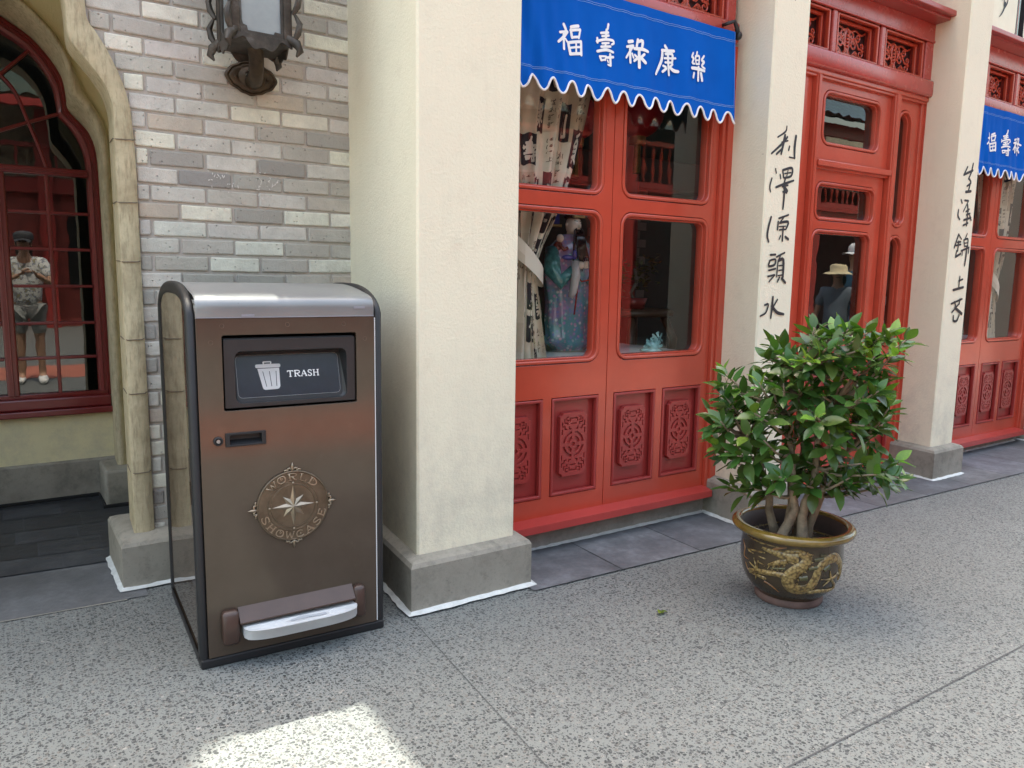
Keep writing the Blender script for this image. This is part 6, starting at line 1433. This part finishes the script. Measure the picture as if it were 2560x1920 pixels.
def person(label, loc, rotz, h, skinc, shirt, pants, hairc, hat, arms, kind='cap', pack=False):
    p = thing('person', label, 'person', loc, rotz); s = h/1.70
    ms = simple('skin', skinc, .5, .05, 20); J = lambda x, y, z: (x*s, y*s, z*s)
    (le, lh), (re, rh) = arms
    V = [J(0, 0, .93), J(0, 0, 1.12), J(0, 0, 1.33), J(0, .005, 1.46), J(0, .01, 1.53), J(0, .02, 1.60), J(0, .015, 1.67),
         J(.09, 0, .88), J(.10, .005, .50), J(.105, -.02, .09), J(.11, .10, .03), J(-.09, 0, .88), J(-.10, .005, .50), J(-.105, -.02, .09), J(-.11, .10, .03),
         J(.17, 0, 1.39), J(*le), J(*lh), J(-.17, 0, 1.39), J(*re), J(*rh)]
    Ed = [(0, 1), (1, 2), (2, 3), (3, 4), (4, 5), (5, 6), (0, 7), (7, 8), (8, 9), (9, 10), (0, 11), (11, 12), (12, 13), (13, 14), (2, 15), (15, 16), (16, 17), (2, 18), (18, 19), (19, 20)]
    Rd = [(.14, .10), (.125, .09), (.15, .10), .06, .052, (.075, .09), (.07, .085), .085, .055, .038, .032, .085, .055, .038, .032, .055, .04, .028, .055, .04, .028]
    Rd = [tuple(q*s for q in r) if isinstance(r, tuple) else r*s for r in Rd]
    body = skin('body', V, Ed, Rd, ms, p)
    b = MB()
    ball(b, J(0, .112, 1.615), .014*s, 2, (.8, 1.2, 1.3))
    for sx in (-1, 1): ball(b, J(sx*.078, .01, 1.61), .02*s, 2, (.4, .8, 1.3))
    b.build('nose_and_ears', ms, body, False, smooth=True)
    b = MB()
    for sx in (-1, 1): ball(b, J(sx*.03, .095, 1.635), .009*s, 2)
    b.tube([J(-.022, .10, 1.575), J(0, .106, 1.572), J(.022, .10, 1.575)], .0045*s, 5); b.build('eyes_and_mouth', MT['back'], body, False)
    for hand, el in ((lh, le), (rh, re)):
        H = Vector(J(*hand)); d = (H-Vector(J(*el))).normalized(); sd_ = d.cross(Vector((0, 0, 1))).normalized(); upv = sd_.cross(d)
        b = MB(); b.tube([H, H+d*.05*s, H+d*.085*s], [.026*s, .034*s, .03*s], 10, ell=.5, upv=tuple(upv))
        for k in range(4):
            o = H+d*.085*s+sd_*(.021-.014*k)*s; l = (.9, 1, .95, .75)[k]*.036*s
            b.tube([o, o+d*l, o+d*l*1.6-upv*.016*s, o+d*l*1.7-upv*.034*s], [.0085*s, .008*s, .0075*s, .006*s], 7)
        o = H+d*.03*s+sd_*.028*s; b.tube([o, o+sd_*.022*s+d*.02*s, o+sd_*.022*s+d*.05*s], [.011*s, .010*s, .007*s], 7)
        b.build('hand', ms, body, False, smooth=True)
    mid = lambda a, b_, t: tuple(a[i]+(b_[i]-a[i])*t for i in range(3))
    V2 = [J(0, 0, .82), J(0, 0, 1.12), J(0, 0, 1.34), J(0, .003, 1.45), J(.17, 0, 1.395), J(*mid((.17, 0, 1.39), le, .75)), J(-.17, 0, 1.395), J(*mid((-.17, 0, 1.39), re, .75))]
    skin('shirt', V2, [(0, 1), (1, 2), (2, 3), (2, 4), (4, 5), (2, 6), (6, 7)], [tuple(q*s for q in r) for r in ((.19, .145), (.16, .12), (.17, .118), (.075, .07), (.075, .075), (.062, .062), (.075, .075), (.062, .062))], shirt, p)
    V3 = [J(0, 0, .93), J(.092, 0, .85), J(.10, .005, .56), J(-.092, 0, .85), J(-.10, .005, .56)]
    skin('shorts', V3, [(0, 1), (1, 2), (0, 3), (3, 4)], [tuple(q*s for q in r) for r in ((.155, .115), (.10, .10), (.085, .085), (.10, .10), (.085, .085))], pants, p)
    for sx in (-1, 1):
        b = MB(); b.tube([J(sx*.108, -.05, .035), J(sx*.109, .03, .05), J(sx*.112, .15, .03)], [.044*s, .048*s, .035*s], 12, ell=.8); b.build('shoe', MT['white'], p, False, smooth=True)
    b = MB(); ball(b, J(0, -.018, 1.645), .094*s, 3, (.95, 1.02, 1.02)); ball(b, J(0, -.06, 1.54), .075*s, 2, (1.25, .6, 1.7))
    b.build('hair', hairc, p, False, smooth=True)
    if kind == 'cap':
        b = MB(); b.lathe([(.101*s, 0), (.103*s, .03*s), (.095*s, .07*s), (.06*s, .1*s), (0, .11*s)], J(0, .0, 1.655), 28, capb=False); b.build('cap', hat, p, False, smooth=True)
        b = MB(); b.grid(lambda u, v: J(.085*(2*u-1)*(1-.25*v), .07+.13*v*(1-(2*u-1)**2*.45), 1.665-.02*v-.02*(2*u-1)**2), 12, 6); b.build('visor', hat, p, False, smooth=True)
    else:
        b = MB(); b.lathe([(.19*s, -.035*s), (.15*s, -.012*s), (.105*s, 0), (.10*s, .07*s), (.08*s, .095*s), (0, .1*s)], J(0, .0, 1.65), 32, capb=False); b.build('sun_hat', hat, p, False, smooth=True)
    if pack:
        b = MB(); b.box(-.14*s, .14*s, -.26*s, -.11*s, 1.0*s, 1.42*s, .05*s, 3)
        for sx in (-1, 1): b.tube([J(sx*.1, -.12, 1.40), J(sx*.105, .0, 1.47), J(sx*.11, .115, 1.36), J(sx*.12, .10, 1.2), J(sx*.13, -.1, 1.08)], .02*s, 7)
        b.build('backpack', MT['black'], p, False, smooth=True, auto=50)
    return p
t_ = NT('floral_print'); f = t_.noise(24, 2); c = t_.ramp(f, [(.42, (.68, .68, .66)), (.5, (.62, .63, .62)), (.56, (.20, .24, .34)), (.63, (.35, .30, .16))]); t_.pbr(c, .9)
khaki = simple('shorts_grey', (.36, .37, .36), .9); dk = simple('hair_dark', (.03, .02, .015), .6)
ph = person('person in pale floral shirt and dark cap photographing with a phone', (-1.36, -2.93, 0), radians(2), 1.66, (.46, .27, .18), t_.m, khaki, dk, simple('cap_dark', (.05, .052, .06), .8),
            (((.26, .14, 1.16), (.11, .25, 1.27)), ((-.24, .12, 1.16), (-.05, .25, 1.26))))
t = thing('phone', 'pale phone held up in both hands by the photographing person', 'phone', (-1.30, -2.615, 1.22))
b = MB(); b.box(-1.345, -1.27, -2.622, -2.612, 1.17, 1.318, .004); b.build('case', MT['white'], t)
person('man in white cap and blue shirt with black backpack walking past', (7.0, -1.98, 0), radians(100), 1.68, (.40, .23, .15), simple('shirt_blue', (.06, .16, .25), .9, .2), simple('denim', (.06, .09, .16), .9), dk, simple('cap_white', (.7, .72, .76), .8),
       (((.24, .05, 1.12), (.25, .15, .90)), ((-.24, .05, 1.12), (-.24, .12, .88))), pack=True)
person('person in straw sun hat and grey shirt walking beside the man', (6.57, -1.91, 0), radians(60), 1.45, (.40, .23, .15), simple('shirt_grey', (.15, .18, .22), .9, .2), simple('skirt_grey', (.10, .12, .15), .9), dk, simple('straw', (.62, .52, .33), .8),
       (((.24, .03, 1.12), (.24, .10, .90)), ((-.24, .03, 1.12), (-.24, .10, .90))), kind='hat')
